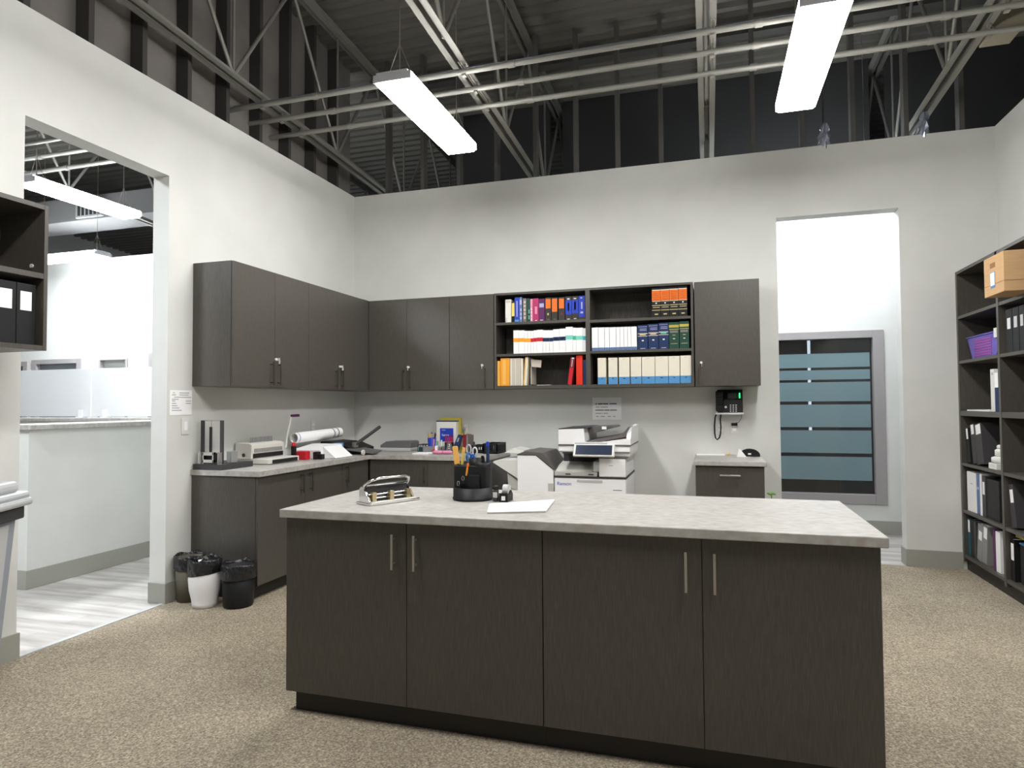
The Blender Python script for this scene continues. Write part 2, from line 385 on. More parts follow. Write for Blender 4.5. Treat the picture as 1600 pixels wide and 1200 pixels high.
# ------------------------------------------------------------------ roof deck, joists, studs, pipes
SL = .05
def zb(y): return 3.855 - SL*y
def zt(y): return 5.12 - SL*y
dk = MB(); y = YB-.3; per = .155
prof = []
while y < 8.6:
    for dy, dz in ((0,0),(.055,0),(.075,.045),(.135,.045)):
        prof.append((y+dy, zt(y+dy)+.06+dz))
    y += per
vs = [(x, p[0], p[1]) for p in prof for x in (-9.1, 9.1)]
dk.add(vs, [(2*i, 2*i+2, 2*i+3, 2*i+1) for i in range(len(prof)-1)])
ceil_ = dk.build('ceiling', 'deck'); tag(ceil_, 'dark corrugated steel roof deck above the open joists', 'ceiling', kind='structure')
def joist(x, label):
    t = thing('steel_joist', label, 'joist', (x, 0, zb(0)), group='open web steel roof joists')
    y0, y1 = YB, 8.4
    for s in (-1, 1):
        m = MB(); q0, q1 = sorted((x+s*.018, x+s*.066))
        m.prism([(y0, zb(y0)), (y1, zb(y1)), (y1, zb(y1)+.006), (y0, zb(y0)+.006)], 'x', q0, q1)
        q0, q1 = sorted((x+s*.018, x+s*.024)); m.prism([(y0, zb(y0)), (y1, zb(y1)), (y1, zb(y1)+.055), (y0, zb(y0)+.055)], 'x', q0, q1)
        m.build('bottom_chord', 'steel', t)
        m = MB(); q0, q1 = sorted((x+s*.018, x+s*.075))
        m.prism([(y0, zt(y0)-.006), (y1, zt(y1)-.006), (y1, zt(y1)), (y0, zt(y0))], 'x', q0, q1)
        q0, q1 = sorted((x+s*.018, x+s*.024)); m.prism([(y0, zt(y0)-.06), (y1, zt(y1)-.06), (y1, zt(y1)), (y0, zt(y0))], 'x', q0, q1)
        m.build('top_chord', 'steel', t)
    yy = -8.1
    while yy < 8:
        for d, r in ((-.75, .016), (0, .011), (.75, .016)):
            MB().cyl((x, yy, zb(yy)+.03), (x, yy+d, zt(yy+d)-.03), r, seg=8).build('web_bar', 'steel', t)
        yy += 1.5
    return t
JX = [.155, 1.94, 3.72, 5.495]
j0 = joist(JX[0], 'grey open web steel joist running just inside the left wall top')
dup(j0, (JX[1]-JX[0], 0, 0), 'grey open web steel joist passing beside the left ceiling light')
dup(j0, (JX[2]-JX[0], 0, 0), 'grey open web steel joist midway between the two ceiling lights')
j3 = dup(j0, (JX[3]-JX[0], 0, 0), 'grey open web steel joist beside the tan boxes near the right wall')
dup(j0, (-1.62-JX[0], 0, 0), 'grey open web steel joist above the near hall light')
dup(j0, (-3.40-JX[0], 0, 0), 'grey open web steel joist beside the grey hall duct')
# conduits
def pipe(y, z, lab, wire=False):
    t = thing('conduit_pipe', lab, 'pipe', (3, y, z), group='conduit runs under the joists')
    MB().cyl((-6, y, z), (8.8, y, z), .021, seg=12).build('tube', 'steel', t)
    for x in (-2.6, .7, 2.35, 4.05, 5.2):
        MB().cyl((x-.025, y, z), (x+.025, y, z), .0265, seg=12).build('coupling', 'steel', t)
    if wire: MB().cyl((-.1, y+.004, z+.028), (5.9, y+.004, z+.026), .006, seg=6).build('cable', 'foil', t)
    for x in JX:
        MB().box(x+.03, x+.05, y-.004, y+.004, z-.03, zb(y)-.002).box(x+.025, x+.055, y-.02, y+.02, z-.034, z-.026).build('strap', 'steel', t)
pipe(-1.80, 3.885, 'steel conduit with a cable on top, foremost of the three parallel runs', True)
pipe(-1.545, 3.875, 'steel conduit, middle of the three parallel runs under the joists')
pipe(-1.265, 3.862, 'steel conduit, hindmost of the three parallel runs, closest to the back wall')
# strap rods between the runs at the joist (left light)
for x, lab in ((JX[1], 'thin double hanger rod between conduits beside the left ceiling light'), (JX[2], 'thin double hanger rod between conduits at the middle joist')):
    MBt = MB().cyl((x+.032, -1.9, 3.91), (x+.032, -1.25, 3.885), .004, seg=6).cyl((x+.052, -1.9, 3.91), (x+.052, -1.25, 3.885), .004, seg=6)
    tag(MBt.build('hanger_rod', 'nickel'), lab, 'rod')
# studs on the left wall top
k = 0; y = -.30
while y > -5.2:
    m = B(-.138, -.03, y-.02, y+.02, H, zt(y)+.05)
    tag(m.build('wall_stud', 'stud'), '%s dark stud from the corner, standing on the left wall top' % ORD[k], 'stud', 'dark studs above the left wall'); k += 1; y -= .41
k = 0; x = .38
while x < 9:
    m = MB().box(x-.019, x+.019, .03, .125, H, zt(.1)+.05)
    if x < 6.2: tag(m.build('wall_stud', 'studL'), '%s grey stud from the left corner, standing on the back wall top' % ORD[k], 'stud', 'grey studs above the back wall'); k += 1
    x += .4165
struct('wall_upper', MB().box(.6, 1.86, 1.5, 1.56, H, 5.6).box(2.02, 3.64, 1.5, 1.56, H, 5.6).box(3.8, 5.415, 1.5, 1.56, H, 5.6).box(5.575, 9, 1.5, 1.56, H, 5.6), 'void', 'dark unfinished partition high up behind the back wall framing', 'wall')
tag(B(-.1, 9, .34, .46, zt(.4)-.10, zt(.4)-.005).build('roof_beam', 'dsteel'), 'dark steel beam under the roof deck just beyond the back wall', 'beam')
struct('trim_1', B(-.035, .004, D0+.013, D1-.013, -.001, .005), 'lgrey', 'pale metal strip between the carpet and the plank floor', 'trim')
# boxes by the right joist
tag(B(5.575, 5.79, -1.75, -1.47, 3.92, 4.12, c=.004).build('ceiling_junction_box', 'tan'), 'tan metal box over the foremost conduit near the right wall', 'box', 'tan boxes in the ceiling')
tag(B(5.575, 5.76, -1.22, -.98, 3.90, 4.06, c=.004).build('ceiling_junction_box', 'tan'), 'tan metal box over the hindmost conduit near the right wall', 'box', 'tan boxes in the ceiling')
for x, lab in ((JX[3], 'crumpled plastic wrap around the right joist where it meets the wall'), (4.72, 'crumpled plastic wrap on a thin rod over the doorway wall')):
    m = MB()
    def wob(t, k): return .16*math.sin(5*t+k*2)+.14*math.sin(9*t+k*3.3)
    m.lathe([(.05,-.05),(.058,0),(.045,.05),(.050,.085),(.030,.13),(.034,.15),(.018,.20)], 0, 0, seg=18, wob=wob); m.sm = [False]*len(m.sm)
    m.rot(0, .55, 'X', (0,0,0))
    m.v = [(a+x, b_+.05, c+H+.004) for a, b_, c in m.v]
    if x == JX[3]: m.build('plastic_wrap', 'foil', j3)['label'] = lab
    else: tag(m.build('plastic_wrap', 'foil'), lab, 'wrap')
tag(MB().cyl((4.72, .04, H+.2), (4.86, .9, 4.6), .008, seg=8).build('brace_rod', 'studL'), 'thin slanting brace rod rising behind the doorway wall top', 'rod')
# duct in the hall
t = thing('air_vent_duct', 'wide grey air duct with a register above the hall', 'duct', (-5, 1.0, 3.95))
B(-8.9, -3.50, .86, 1.40, 4.10, 4.45, c=.01).build('duct_body', 'mgrey', t)
m = MB(); m.box(-5.05, -4.55, .83, .865, 4.13, 4.39, .004)
g = m.build('register', 'lgrey', t); m = MB()
for i in range(6): m.box(-5.0+i*.075, -4.96+i*.075, .822, .832, 4.16, 4.36)
m.build('register_slot', 'dgrey', g)
# far low beam and lit boxes in the dark roof space
tag(B(-8.9, -2.3, 4.2, 4.35, 3.75, 4.15).build('roof_beam', 'studL'), 'long grey beam far back in the roof space', 'beam')

# ------------------------------------------------------------------ luminaires
def light(cx, y0, y1, z, lab, lm='lamp', wd=.265, along='y', cables=True, group='linear ceiling lights'):
    t = thing('ceiling_light', lab, 'light', (cx, (y0+y1)/2, z), 0 if along == 'y' else PI/2, group)
    L = (y1-y0)/2; w2 = wd/2
    m = MB(); pts = [(-w2, .022), (-w2+.02, 0), (w2-.02, 0), (w2, .022), (w2, .064), (-w2, .064)]
    m.prism(pts, 'y', -L+.015, L-.015); m.build('diffuser', lm, t, world=False)
    B(-w2+.02, w2-.02, -L, L, .065, .08, c=.004).build('housing', 'caps', t, world=False)
    for s in (-1, 1):
        m = B(-w2, w2, s*(L-.012), s*L, .014, .064); m.build('end_cap', 'caps', t, world=False)
        if cables:
            zz = zt((y0+y1)/2)-z-.02
            MB().cyl((0, s*(L-.12), .075), (0, s*(L-.12), zz), .004, seg=6).build('cable', 'nickel', t, world=False)
            MB().cyl((-.1, s*(L-.12), .075), (0, s*(L-.12), .32), .002, seg=5).build('cable', 'nickel', t, world=False)
            MB().cyl((.1, s*(L-.12), .075), (0, s*(L-.12), .32), .002, seg=5).build('cable', 'nickel', t, world=False)
    return t
light(1.76, -2.545, -1.285, 3.48, 'bright linear ceiling light hung above the left cabinets')
light(4.325, -2.60, -1.29, 3.48, 'bright linear ceiling light hung before the back doorway')
light(1.76, -5.05, -3.75, 3.47, 'linear ceiling light hung above the viewer, over the left side')
light(4.325, -5.05, -3.75, 3.47, 'linear ceiling light hung above the viewer, over the right side')
light(-2.43, -1.83, -.62, 3.49, 'bright linear light seen whole through the left opening', 'lamph', group='hall lights')
light(-4.9, .02, 1.25, 3.47, 'bright linear light farther off in the hall, low over the far wall', 'lamph', along='x', group='hall lights')
light(-.85, -5.5, -4.2, 3.47, 'linear hall light hidden behind the near left wall', 'lamph', group='hall lights')
light(4.7, .15, 1.4, 3.47, 'linear corridor light above the back doorway', 'lampc', along='x', group='hall lights')
# ------------------------------------------------------------------ cabinets
class Face:
    """boxes given as (along, out from the wall, up) for cabinets that face -y ('y') or +x ('x')"""
    def __init__(s, d, wall): s.d = d; s.w = wall
    def bx(s, m, a0, a1, d0, d1, z0, z1, c=0.):
        if s.d == 'y': return m.box(a0, a1, s.w-d1, s.w-d0, z0, z1, c)
        return m.box(s.w+d0, s.w+d1, a0, a1, z0, z1, c)
    def p(s, a, d, z): return (a, s.w-d, z) if s.d == 'y' else (s.w+d, a, z)
def pull(fc, a, d, z0, z1, mat, parent, horiz=None):
    m = MB()
    if horiz:
        a0, a1, z = horiz
        fc.bx(m, a0, a1, d+.026, d+.036, z-.006, z+.006, .002)
        for q in (a0+.012, a1-.012): m.cyl(fc.p(q, d, z), fc.p(q, d+.03, z), .0045, seg=8)
    else:
        fc.bx(m, a-.005, a+.005, d+.026, d+.034, z0, z1, .0015)
        for q in (z0+.022, z1-.022): m.cyl(fc.p(a, d, q), fc.p(a, d+.03, q), .0045, seg=8)
    return m.build('handle', mat, parent)
def lock(fc, a, d, z, parent, key=False):
    m = MB().cyl(fc.p(a, d-.002, z), fc.p(a, d+.012, z), .011, seg=12)
    if key:
        m.cyl(fc.p(a, d+.01, z), fc.p(a, d+.022, z), .003, seg=6)
        fc.bx(m, a-.0015, a+.0015, d+.02, d+.040, z-.011, z+.011)
        fc.bx(m, a+.004, a+.006, d+.026, d+.040, z-.035, z-.008)
    return m.build('lock', 'silver', parent)
def cabinet(name, label, fc, a0, a1, depth, z0, z1, doors, hmat, kick=None, group=None, base=None, cat='cabinet'):
    """doors: (a0, a1, handle_a, hz0, hz1, lock_a or None)"""
    t = thing(name, label, cat, fc.p((a0+a1)/2, depth/2, 0 if kick else z0), group=group)
    m = MB(); fc.bx(m, a0, a1, .001, depth-.0205, z0, z1); m.build('carcass', 'lam', t)
    if kick:
        m = MB(); fc.bx(m, kick[0], kick[1], .03, depth-kick[2], 0, z0); m.build('toe_kick', 'kick', t)
    for (q0, q1, h, hz0, hz1, lk) in doors:
        m = MB(); fc.bx(m, q0+.0015, q1-.0015, depth-.018, depth, z0+.001, z1-.003, .0012)
        dr = m.build('door', 'lam', t)
        if h is not None: pull(fc, h, depth, hz0, hz1, hmat, dr)
        if lk is not None: lock(fc, lk, depth, hz1+.022, dr, True)
    return t
FL, FB = Face('x', 0.), Face('y', 0.)
ZB, ZT, DU, DB = 1.54, 2.466, .366, .339
G = 'dark laminate wall cabinets'
cabinet('wall_cabinet', 'dark two door wall cabinet at the outer end of the left wall row', FL, -2.3325, -1.390, DU, ZB, ZT,
        [(-2.3325,-1.852,-1.905,1.555,1.742,None), (-1.852,-1.390,-1.815,1.555,1.742,-1.842)], 'bronze', group=G)
t = cabinet('wall_cabinet', 'dark two door wall cabinet on the left wall, next to the corner', FL, -1.390, -.001, DU, ZB, ZT,
        [(-1.390,-.918,-.968,1.555,1.735,None), (-.918,-.460,-.868,1.555,1.735,-.895)], 'bronze', group=G)
B(DU-.02, DU-.004, -.458, -.001, ZB, ZT).build('filler_panel', 'lam', t)
cabinet('wall_cabinet', 'dark two door wall cabinet on the back wall, next to the corner', FB, DU, 1.254, DB, ZB, ZT,
        [(DU,.792,.762,1.552,1.75,None), (.792,1.254,.835,1.552,1.75,.815)], 'bronze', group=G)
cabinet('wall_cabinet', 'dark one door wall cabinet left of the open book shelves', FB, 1.256, 1.716, DB, ZB, ZT,
        [(1.256,1.716,1.628,1.555,1.75,1.600)], 'bronze', group=G)
cabinet('wall_cabinet', 'dark one door wall cabinet right of the open book shelves, above the telephone', FB, 3.588, 4.130, DB, ZB, ZT,
        [(3.588,4.130,3.622,1.555,1.725,3.640)], 'bronze', group=G)
# open shelf unit
t = thing('open_shelf_unit', 'dark open wall shelf unit of two bays filled with books', 'shelf', (2.65, -.17, ZB))
B(1.722, 1.742, -DB, -.001, ZB, ZT).build('side_panel', 'lam', t); B(3.558, 3.578, -DB, -.001, ZB, ZT).build('side_panel', 'lam', t)
B(2.614, 2.655, -DB+.002, -.012, ZB+.03, ZT-.02).build('divider', 'lam', t)
B(1.742, 3.558, -DB, -.001, ZT-.02, ZT).build('top_panel', 'lam', t); B(1.742, 3.558, -DB, -.001, ZB, ZB+.03).build('bottom_panel', 'lam', t)
B(1.742, 3.558, -.012, -.001, ZB+.03, ZT-.02).build('back_panel', 'lam_in', t)
for a, b_, z in ((1.742,2.614,2.180),(1.742,2.614,1.876),(2.655,3.558,2.168),(2.655,3.558,1.880)):
    B(a, b_, -DB+.004, -.012, z-.024, z).build('shelf', 'lam', t)
# base cabinets
G = 'dark laminate base cabinets'
cabinet('base_cabinet', 'dark two door base cabinet of the left counter, beside the waste bins', FL, -2.330, -1.200, .585, .10, .880,
        [(-2.330,-1.754,-1.812,.70,.862,None), (-1.754,-1.200,-1.694,.70,.862,None)], 'bronze', kick=(-2.326,-1.2,.06), group=G)
cabinet('base_cabinet', 'dark one door base cabinet of the left counter, next to the inner corner', FL, -1.198, -.742, .585, .10, .880,
        [(-1.198,-.742,-1.140,.70,.862,None)], 'bronze', kick=(-1.198,-.70,.06), group=G)
cabinet('base_cabinet', 'dark two door base cabinet under the back counter, beside the copier', FB, .588, 1.760, .742, .10, .880,
        [(.606,1.198,1.168,.665,.828,None), (1.198,1.760,1.722,.665,.828,None)], 'bronze', kick=(.588,1.758,.06), group=G)
m = MB(); m.prism([(.001,-2.344),(.612,-2.344),(.612,-.765),(1.775,-.765),(1.775,-.001),(.001,-.001)], 'z', .882, .92)
tag(m.build('worktop', 'top'), 'pale stone patterned L shaped worktop along the left and back walls', 'countertop')
# drawer cabinet
t = thing('drawer_cabinet', 'dark narrow drawer cabinet below the wall telephone', 'cabinet', (3.85, -.37, 0))
B(3.585, 4.115, -.722, -.001, .10, .880).build('carcass', 'lam', t); B(3.60, 4.10, -.68, -.03, 0, .10).build('toe_kick', 'kick', t)
for z0, z1 in ((.625,.872),(.365,.622),(.103,.362)):
    d = B(3.587, 4.113, -.742, -.724, z0, z1, c=.0012).build('drawer', 'lam', t)
    pull(FB, 0, .742, 0, 0, 'nickel', d, (3.773, 3.932, z1-.066))
tag(B(3.573, 4.131, -.765, -.001, .882, .92, c=.004).build('worktop', 'top'), 'small pale worktop on the drawer cabinet by the doorway', 'countertop')
# island
FI = Face('y', -2.89)
G = 'dark laminate island cabinets'
ID = .84
cabinet('island_cabinet', 'dark two door cabinet, left half of the island', FI, 1.838, 3.043, ID, .098, .880,
        [(1.838,2.441,2.386,.684,.834,None), (2.441,3.043,2.488,.684,.834,None)], 'nickel', kick=(1.862,3.043,.045), group=G)
cabinet('island_cabinet', 'dark two door cabinet, right half of the island', FI, 3.044, 4.266, ID, .098, .880,
        [(3.044,3.662,3.604,.680,.830,None), (3.662,4.266,3.707,.680,.830,None)], 'nickel', kick=(3.044,4.245,.045), group=G)
tag(B(1.819, 4.286, -3.757, -2.866, .882, .920, c=.004).build('worktop', 'top'), 'large pale stone patterned worktop on the island', 'countertop')
# right bookcase
BX = 5.70
t = thing('bookcase', 'tall dark bookcase against the right wall, six shelves high', 'bookcase', (5.86, -.8, 0))
for y in (-.035, -.825, -1.64): B(BX, W-.001, y, y+.034, .07, 2.476).build('side_panel' if y != -.825 else 'divider', 'lam', t)
B(W-.012, W-.001, -1.606, -.035, .08, 2.45).build('back_panel', 'lam_in', t)
SZ = [2.100, 1.728, 1.312, .884, .496, .126]
for z in SZ:
    h = .04 if z == 1.312 else .024
    for y0, y1 in ((-.791,-.035),(-1.606,-.825)): B(BX+.002, W-.012, y0, y1, z-h, z).build('shelf', 'lam', t)
B(BX, W-.001, -1.606, -.035, 2.452, 2.476).build('top_panel', 'lam', t); B(BX+.03, W-.02, -1.62, -.002, 0, .098).build('toe_kick', 'kick', t)
# near left shelf
t = thing('wall_shelf', 'dark open wall shelf hung on the near left wall beside the opening', 'shelf', (.17, -4.4, 1.69))
B(.001, .335, -3.732, -3.712, 1.69, 2.464).build('side_panel', 'lam', t); B(.001, .335, -5.20, -5.18, 1.69, 2.464).build('side_panel', 'lam', t)
for n, z0, z1 in (('bottom_panel',1.69,1.716),('top_panel',2.44,2.464),('shelf',2.070,2.098)):
    B(.012, .333, -5.18, -3.732, z0, z1).build(n, 'lam', t)
B(.001, .012, -5.18, -3.732, 1.716, 2.44).build('back_panel', 'lam_in', t)
MB().cyl((.25, -3.739, 2.145), (.25, -3.7325, 2.145), .011, seg=12).build('hole_plug', 'offw', t)

# ------------------------------------------------------------------ books and binders
def vol(name, label, cat, face, a0, a1, front, depth, z0, z1, cover, bands=(), group=None, lean=0., pages=None):
    """face: '-y' (spines toward the viewer on the back wall), '-x' (right bookcase), '+x' (near left shelf)"""
    if a0 > a1: a0, a1 = a1, a0
    def bx(m, p0, p1, d0, d1, q0, q1, c=0.):
        if face == '-y': m.box(p0, p1, front+d0, front+d1, q0, q1, c)
        elif face == '-x': m.box(front+d0, front+d1, p0, p1, q0, q1, c)
        else: m.box(front-d1, front-d0, p0, p1, q0, q1, c)
    m = MB().use(cover); w_ = a1-a0; h = z1-z0; e = min(.0006, w_*.02)
    bx(m, a0+e, a1-e, 0, .006, z0, z1, .0015)
    cv = min(.003, w_*.12)
    bx(m, a0+e, a0+e+cv, .004, depth, z0, z1); bx(m, a1-e-cv, a1-e, .004, depth, z0, z1)
    m.use(pages or 'paper'); bx(m, a0+e+cv, a1-e-cv, .006, depth-.004, z0+.003, z1-.005)
    for (u0, u1, v0, v1, mt) in bands:
        m.use(mt); bx(m, a0+e+u0*(w_-2*e), a1-e-u1*(w_-2*e) if False else a0+e+u1*(w_-2*e), -.0011, .001, z0+v0*h, z0+v1*h)
    if lean:
        if face == '-y': m.rot(0, lean, 'Y', ((a0 if lean < 0 else a1), front, z0))
        else: m.rot(0, lean, 'X', (front, (a1 if lean < 0 else a0), z0))
        zm = min(p[2] for p in m.v); m.v = [(p[0], p[1], p[2]+z0-zm) for p in m.v]
    if face == '-x':                                  # keep clear of the bookcase's upright panels
        lo, hi = (-.7905, -.0355) if (a0+a1)/2 > -.8 else (-1.6055, -.8255)
        my, ny = max(p[1] for p in m.v), min(p[1] for p in m.v); s = min(0, hi-my) or max(0, lo-ny)
        m.v = [(p[0], p[1]+s, p[2]) for p in m.v]
    return tag(m.build(name), label, cat, group)
def px(p, y=500, f=-.315): return min(max(at('y', f, p, y)[0], 1.744), 2.612) if p < 918 else at('y', f, p, y)[0]
def pz(p, x, f=-.315): return at('y', f, x, p)[2]
FR = -.315
def lt(n, w0=.3, w1=.7, v0=.45, v1=.88, mt='offw'):   # a broken line of print along the spine
    out = []; s = (v1-v0)/n
    for i in range(n): out.append((w0, w1, v0+i*s, v0+i*s+s*.66, mt))
    return out
def shelfrow(rows, scale, ox, oy, zs, name, cat, group, sub=''):
    for (x0, x1, top, cov, bands, lab, *dep) in rows:
        a, b_ = ox+x0/scale, ox+x1/scale
        X0, X1 = px(a), px(b_); z1 = pz(oy+top/scale, (a+b_)/2)
        vol(name, lab, cat, '-y', X0, X1, FR, dep[0] if dep else .19, zs, z1, cov, bands, group)
zA = 2.181
rows = [
 (110,215,205,'offw',[(.1,.9,.86,.98,'beigeb'),(.05,.3,.03,.2,'lgrey')],'thick white paper bound book, first on the upper left shelf'),
 (222,275,250,'yellow',[(0,1,0,.30,'black'),(.4,.6,.05,.22,'offw'),(0,1,.95,1,'black')],'short pale yellow and black book on the upper left shelf'),
 (277,360,170,'blue',[(.4,.62,.22,.86,'lilac'),(.0,.9,.02,.10,'sky')],'blue book with pale lettering, third on the upper left shelf'),
 (361,412,165,'slateb',[(.15,.85,.70,.9,'lilac')]+lt(3,.3,.8,.1,.6,'lilac'),'slim slate blue book with lilac label on the upper left shelf'),
 (424,487,185,'taupe',lt(5,.25,.8,.12,.95,'beigeb'),'grey brown book with a row of pale marks on the upper left shelf'),
 (490,555,185,'green',lt(2,.55,.8,.1,.6,'mint'),'dark green book beside a pink one on the upper left shelf'),
 (556,600,195,'pink',lt(4,.2,.6,.05,.65,'offw'),'slim pink book with pale lettering on the upper left shelf'),
 (602,705,185,'magenta',[(.35,.75,.32,.64,'pink'),(.4,.7,.02,.05,'offw')],'thick magenta red book on the upper left shelf'),
 (707,816,195,'purple',[(.1,.85,.62,.80,'lilac'),(.2,.7,.03,.06,'offw')],'dark purple book with a pale emblem on the upper left shelf'),
 (822,930,170,'spine',[(.08,.92,.53,.94,'orange'),(.35,.6,.24,.33,'gold'),(.3,.75,.05,.07,'taupe')],'charcoal book with a dull orange label, first of three orange labelled ones'),
 (936,1045,170,'spine',[(.06,.94,.38,.95,'orange'),(.3,.75,.05,.07,'taupe')],'charcoal book with the longest orange label, second of three'),
 (1058,1172,165,'spine',[(.1,.9,.51,.94,'orange'),(.4,.6,.24,.33,'dred')],'charcoal book with a short orange label, third of three'),
 (1183,1295,150,'spine',[(0,1,.22,.84,'blue'),(.3,.7,.87,.92,'offw'),(.3,.7,.02,.05,'offw'),(.38,.62,.38,.72,'lilac')],'blue banded book, first of three at the divider end of the upper left shelf'),
 (1298,1415,145,'spine',[(0,1,.26,.84,'blue'),(.3,.7,.88,.92,'offw'),(.3,.7,.03,.06,'offw'),(.38,.62,.42,.76,'lilac')],'blue banded book, second of three at the divider end of the upper left shelf'),
 (1418,1536,140,'blue',[(.4,.6,.44,.74,'lilac'),(.3,.7,.25,.33,'lilac'),(.3,.6,.90,.93,'offw'),(0,1,0,.1,'spine')],'blue book touching the divider on the upper left shelf'),
]
shelfrow(rows, 11.43, 780, 450, zA, 'book', 'book', 'books on the upper left shelf')
edges = [250,345,445,505,560,610,670,775,830,895,960,1070,1185,1310,1370,1490,1556]
tops = [755,755,765,765,765,755,745,755,755,755,735,725,695,710,710,720]
cols = ['oryel']*4+['red','red','red']+['navy']*5+['mint','mgreen','mint','cyan']
nm = {'oryel':'orange','red':'red','navy':'navy','mint':'mint green','mgreen':'strong green','cyan':'turquoise'}
cnt = {}; rows = []
for i in range(16):
    c = cols[i]; cnt[c] = cnt.get(c, 0)+1; tot = cols.count(c)
    if tot == 1: lab = 'white bound report with a %s band on the middle left shelf' % nm[c]
    else: lab = 'white bound report, %s of %d with a %s band, middle left shelf' % (ORD[cnt[c]-1], tot, nm[c])
    bd = [(0,1,.50,.665,c)]
    if c == 'navy': bd += [(.25,.75,.55,.58,'lilac'),(.25,.75,.60,.63,'lilac')]
    rows.append((edges[i], edges[i+1], tops[i], 'white', bd, lab, .21))
shelfrow(rows, 11.43, 780, 450, 1.877, 'report', 'book', 'white bound reports on the middle left shelf')
# lower left: folders
zC = ZB+.031
rows = [(46,112,140,'oryel2',[(.6,1,0,1,'oryel')],'pale orange folder at the left end of the lower shelf'),
        (114,256,95,'oryel',[(.25,.6,.05,.95,'oryel2')],'wide bright orange folder on the lower left shelf'),
        (260,430,97,'beigeb',[(.1,.2,.02,.98,'cream'),(.5,.55,.02,.98,'cream')],'thick beige card folder bundle on the lower left shelf'),
        (432,466,100,'cream',[],'slim cream folder behind the leaning one on the lower left shelf')]
shelfrow(rows, 10, 770, 550, zC, 'folder', 'folder', 'folders on the lower left shelf')
vol('folder', 'cream folder leaning against the slim cream one on the lower left shelf', 'folder', '-y', px(817.2), px(822), FR, .19, zC, 1.842, 'cream', [(0,.3,.0,1,'oryel2')], 'folders on the lower left shelf', lean=.07)
m = MB(); x0 = px(828); m.box(x0, x0+.10, -.285, -.275, 1.752, 1.822); m.rot(0, .12, 'Y', (x0, -.28, 1.79)); m.box(x0-.004, x0+.003, -.285, -.10, 1.58, 1.825)
tag(m.build('folder_flap', 'beigeb'), 'beige folder with an open flap sticking out on the lower left shelf', 'folder')
vol('binder', 'dark red thin binder leaning with a white tab on the lower left shelf', 'binder', '-y', px(885.5), px(892.5), FR, .2, zC, 1.825, 'dred', [(.1,.9,.0,.62,'red'),(.3,.8,.95,1.,'offw'),(.4,.6,.66,.92,'lgrey')], lean=.13)
vol('binder', 'bright red upright binder on the lower left shelf', 'binder', '-y', px(899.5), px(909.5), FR, .2, zC, 1.845, 'bred', [(.1,.9,.90,.93,'red')])
vol('binder', 'navy thin binder against the divider on the lower left shelf', 'binder', '-y', px(910), px(916), FR, .2, zC, 1.80, 'navy')
tag(B(px(838), px(858), -.31, -.12, zC, zC+.004).build('loose_sheet', 'offw'), 'flat loose sheet at the front of the lower left shelf', 'paper')
# upper right: four black and orange law books
rows = []
for i, (a, b_, tp) in enumerate(((190,325,93),(327,465,85),(467,605,75),(607,742,65))):
    bd = [(0,.98,.54,.90,'orange'),(0,1,.895,.925,'cream'),(0,1,.525,.55,'cream'),(0,1,.385,.405,'gold'),(.1,.9,.32,.34,'gold'),(0,1,.225,.245,'gold'),(.3,.7,.08,.12,'gold'),(.42,.58,.45,.49,'offw')]
    for q in range(5): bd.append((.15,.85,.58+q*.06,.595+q*.06,'oryel2'))
    rows.append((a, b_, tp, 'black', bd, 'black volume with an orange label, %s of four on the upper right shelf' % ORD[i], .2))
shelfrow(rows, 10, 1000, 440, 2.169, 'law_book', 'book', 'orange labelled volumes on the upper right shelf')
edges = [160,230,295,345,415,455,495,535,570,632]; rows = []
for i in range(9):
    rows.append((edges[i]+2, edges[i+1], 546-i*1.4, 'white', [(0,1,.0,.135,'slateb'),(.4,.6,.06,.1,'offw')], 'white journal with a blue foot, %s of nine on the middle right shelf' % ORD[i], .21))
zM = 1.881
shelfrow(rows, 6.667, 900, 430, zM, 'journal', 'book', 'white journals on the middle right shelf')
rows = []
for i, (a, b_, tp) in enumerate(((641,745,520),(750,855,508),(859,963,495))):
    bd = [(.05,.95,.92,.935,'lilac'),(.2,.9,.83,.85,'lilac'),(.2,.9,.77,.79,'lilac'),(0,1,.63,.665,'beigeb'),(.2,.8,.575,.63,'mgreen' if i==2 else 'gold'),(0,1,.53,.555,'beigeb'),(.4,.6,.34,.39,'offw'),(.25,.75,.03,.055,'lilac')]
    rows.append((a, b_, tp, 'navy', bd, 'thick navy volume with gold bands, %s of three on the middle right shelf' % ORD[i], .22))
for i, (a, b_, tp) in enumerate(((966,1071,490),(1076,1176,480))):
    bd = [(0,1,.80,.90,'olive'),(0,1,.72,.74,'gold'),(.1,.9,.60,.68,'taupe'),(.4,.6,.36,.39,'offw'),(.35,.65,.5,.52,'gold'),(.15,.85,.18,.195,'gold')]
    rows.append((a, b_, tp, 'green', bd, 'green volume with olive and gold bands, %s' % ('beside the navy ones' if i == 0 else 'last at the right side of its shelf'), .22))
shelfrow(rows, 6.667, 900, 430, zM, 'law_book', 'book', 'navy and green volumes on the middle right shelf')
rows = []
for i, (a, b_, tp) in enumerate(((220,306,862),(331,425,859),(440,552,856),(562,675,852),(680,815,850),(818,953,845),(956,1074,842),(1079,1196,836))):
    rows.append((a, b_, tp, 'cream', [(0,1,.0,.27,'sky'),(.42,.6,.19,.225,'offw'),(.35,.6,.93,.95,'beigeb')], 'cream binder with a blue foot, %s of eight on the lower right shelf' % ORD[i], .24))
shelfrow(rows, 6.667, 900, 430, zC, 'binder', 'binder', 'cream and blue binders on the lower right shelf')
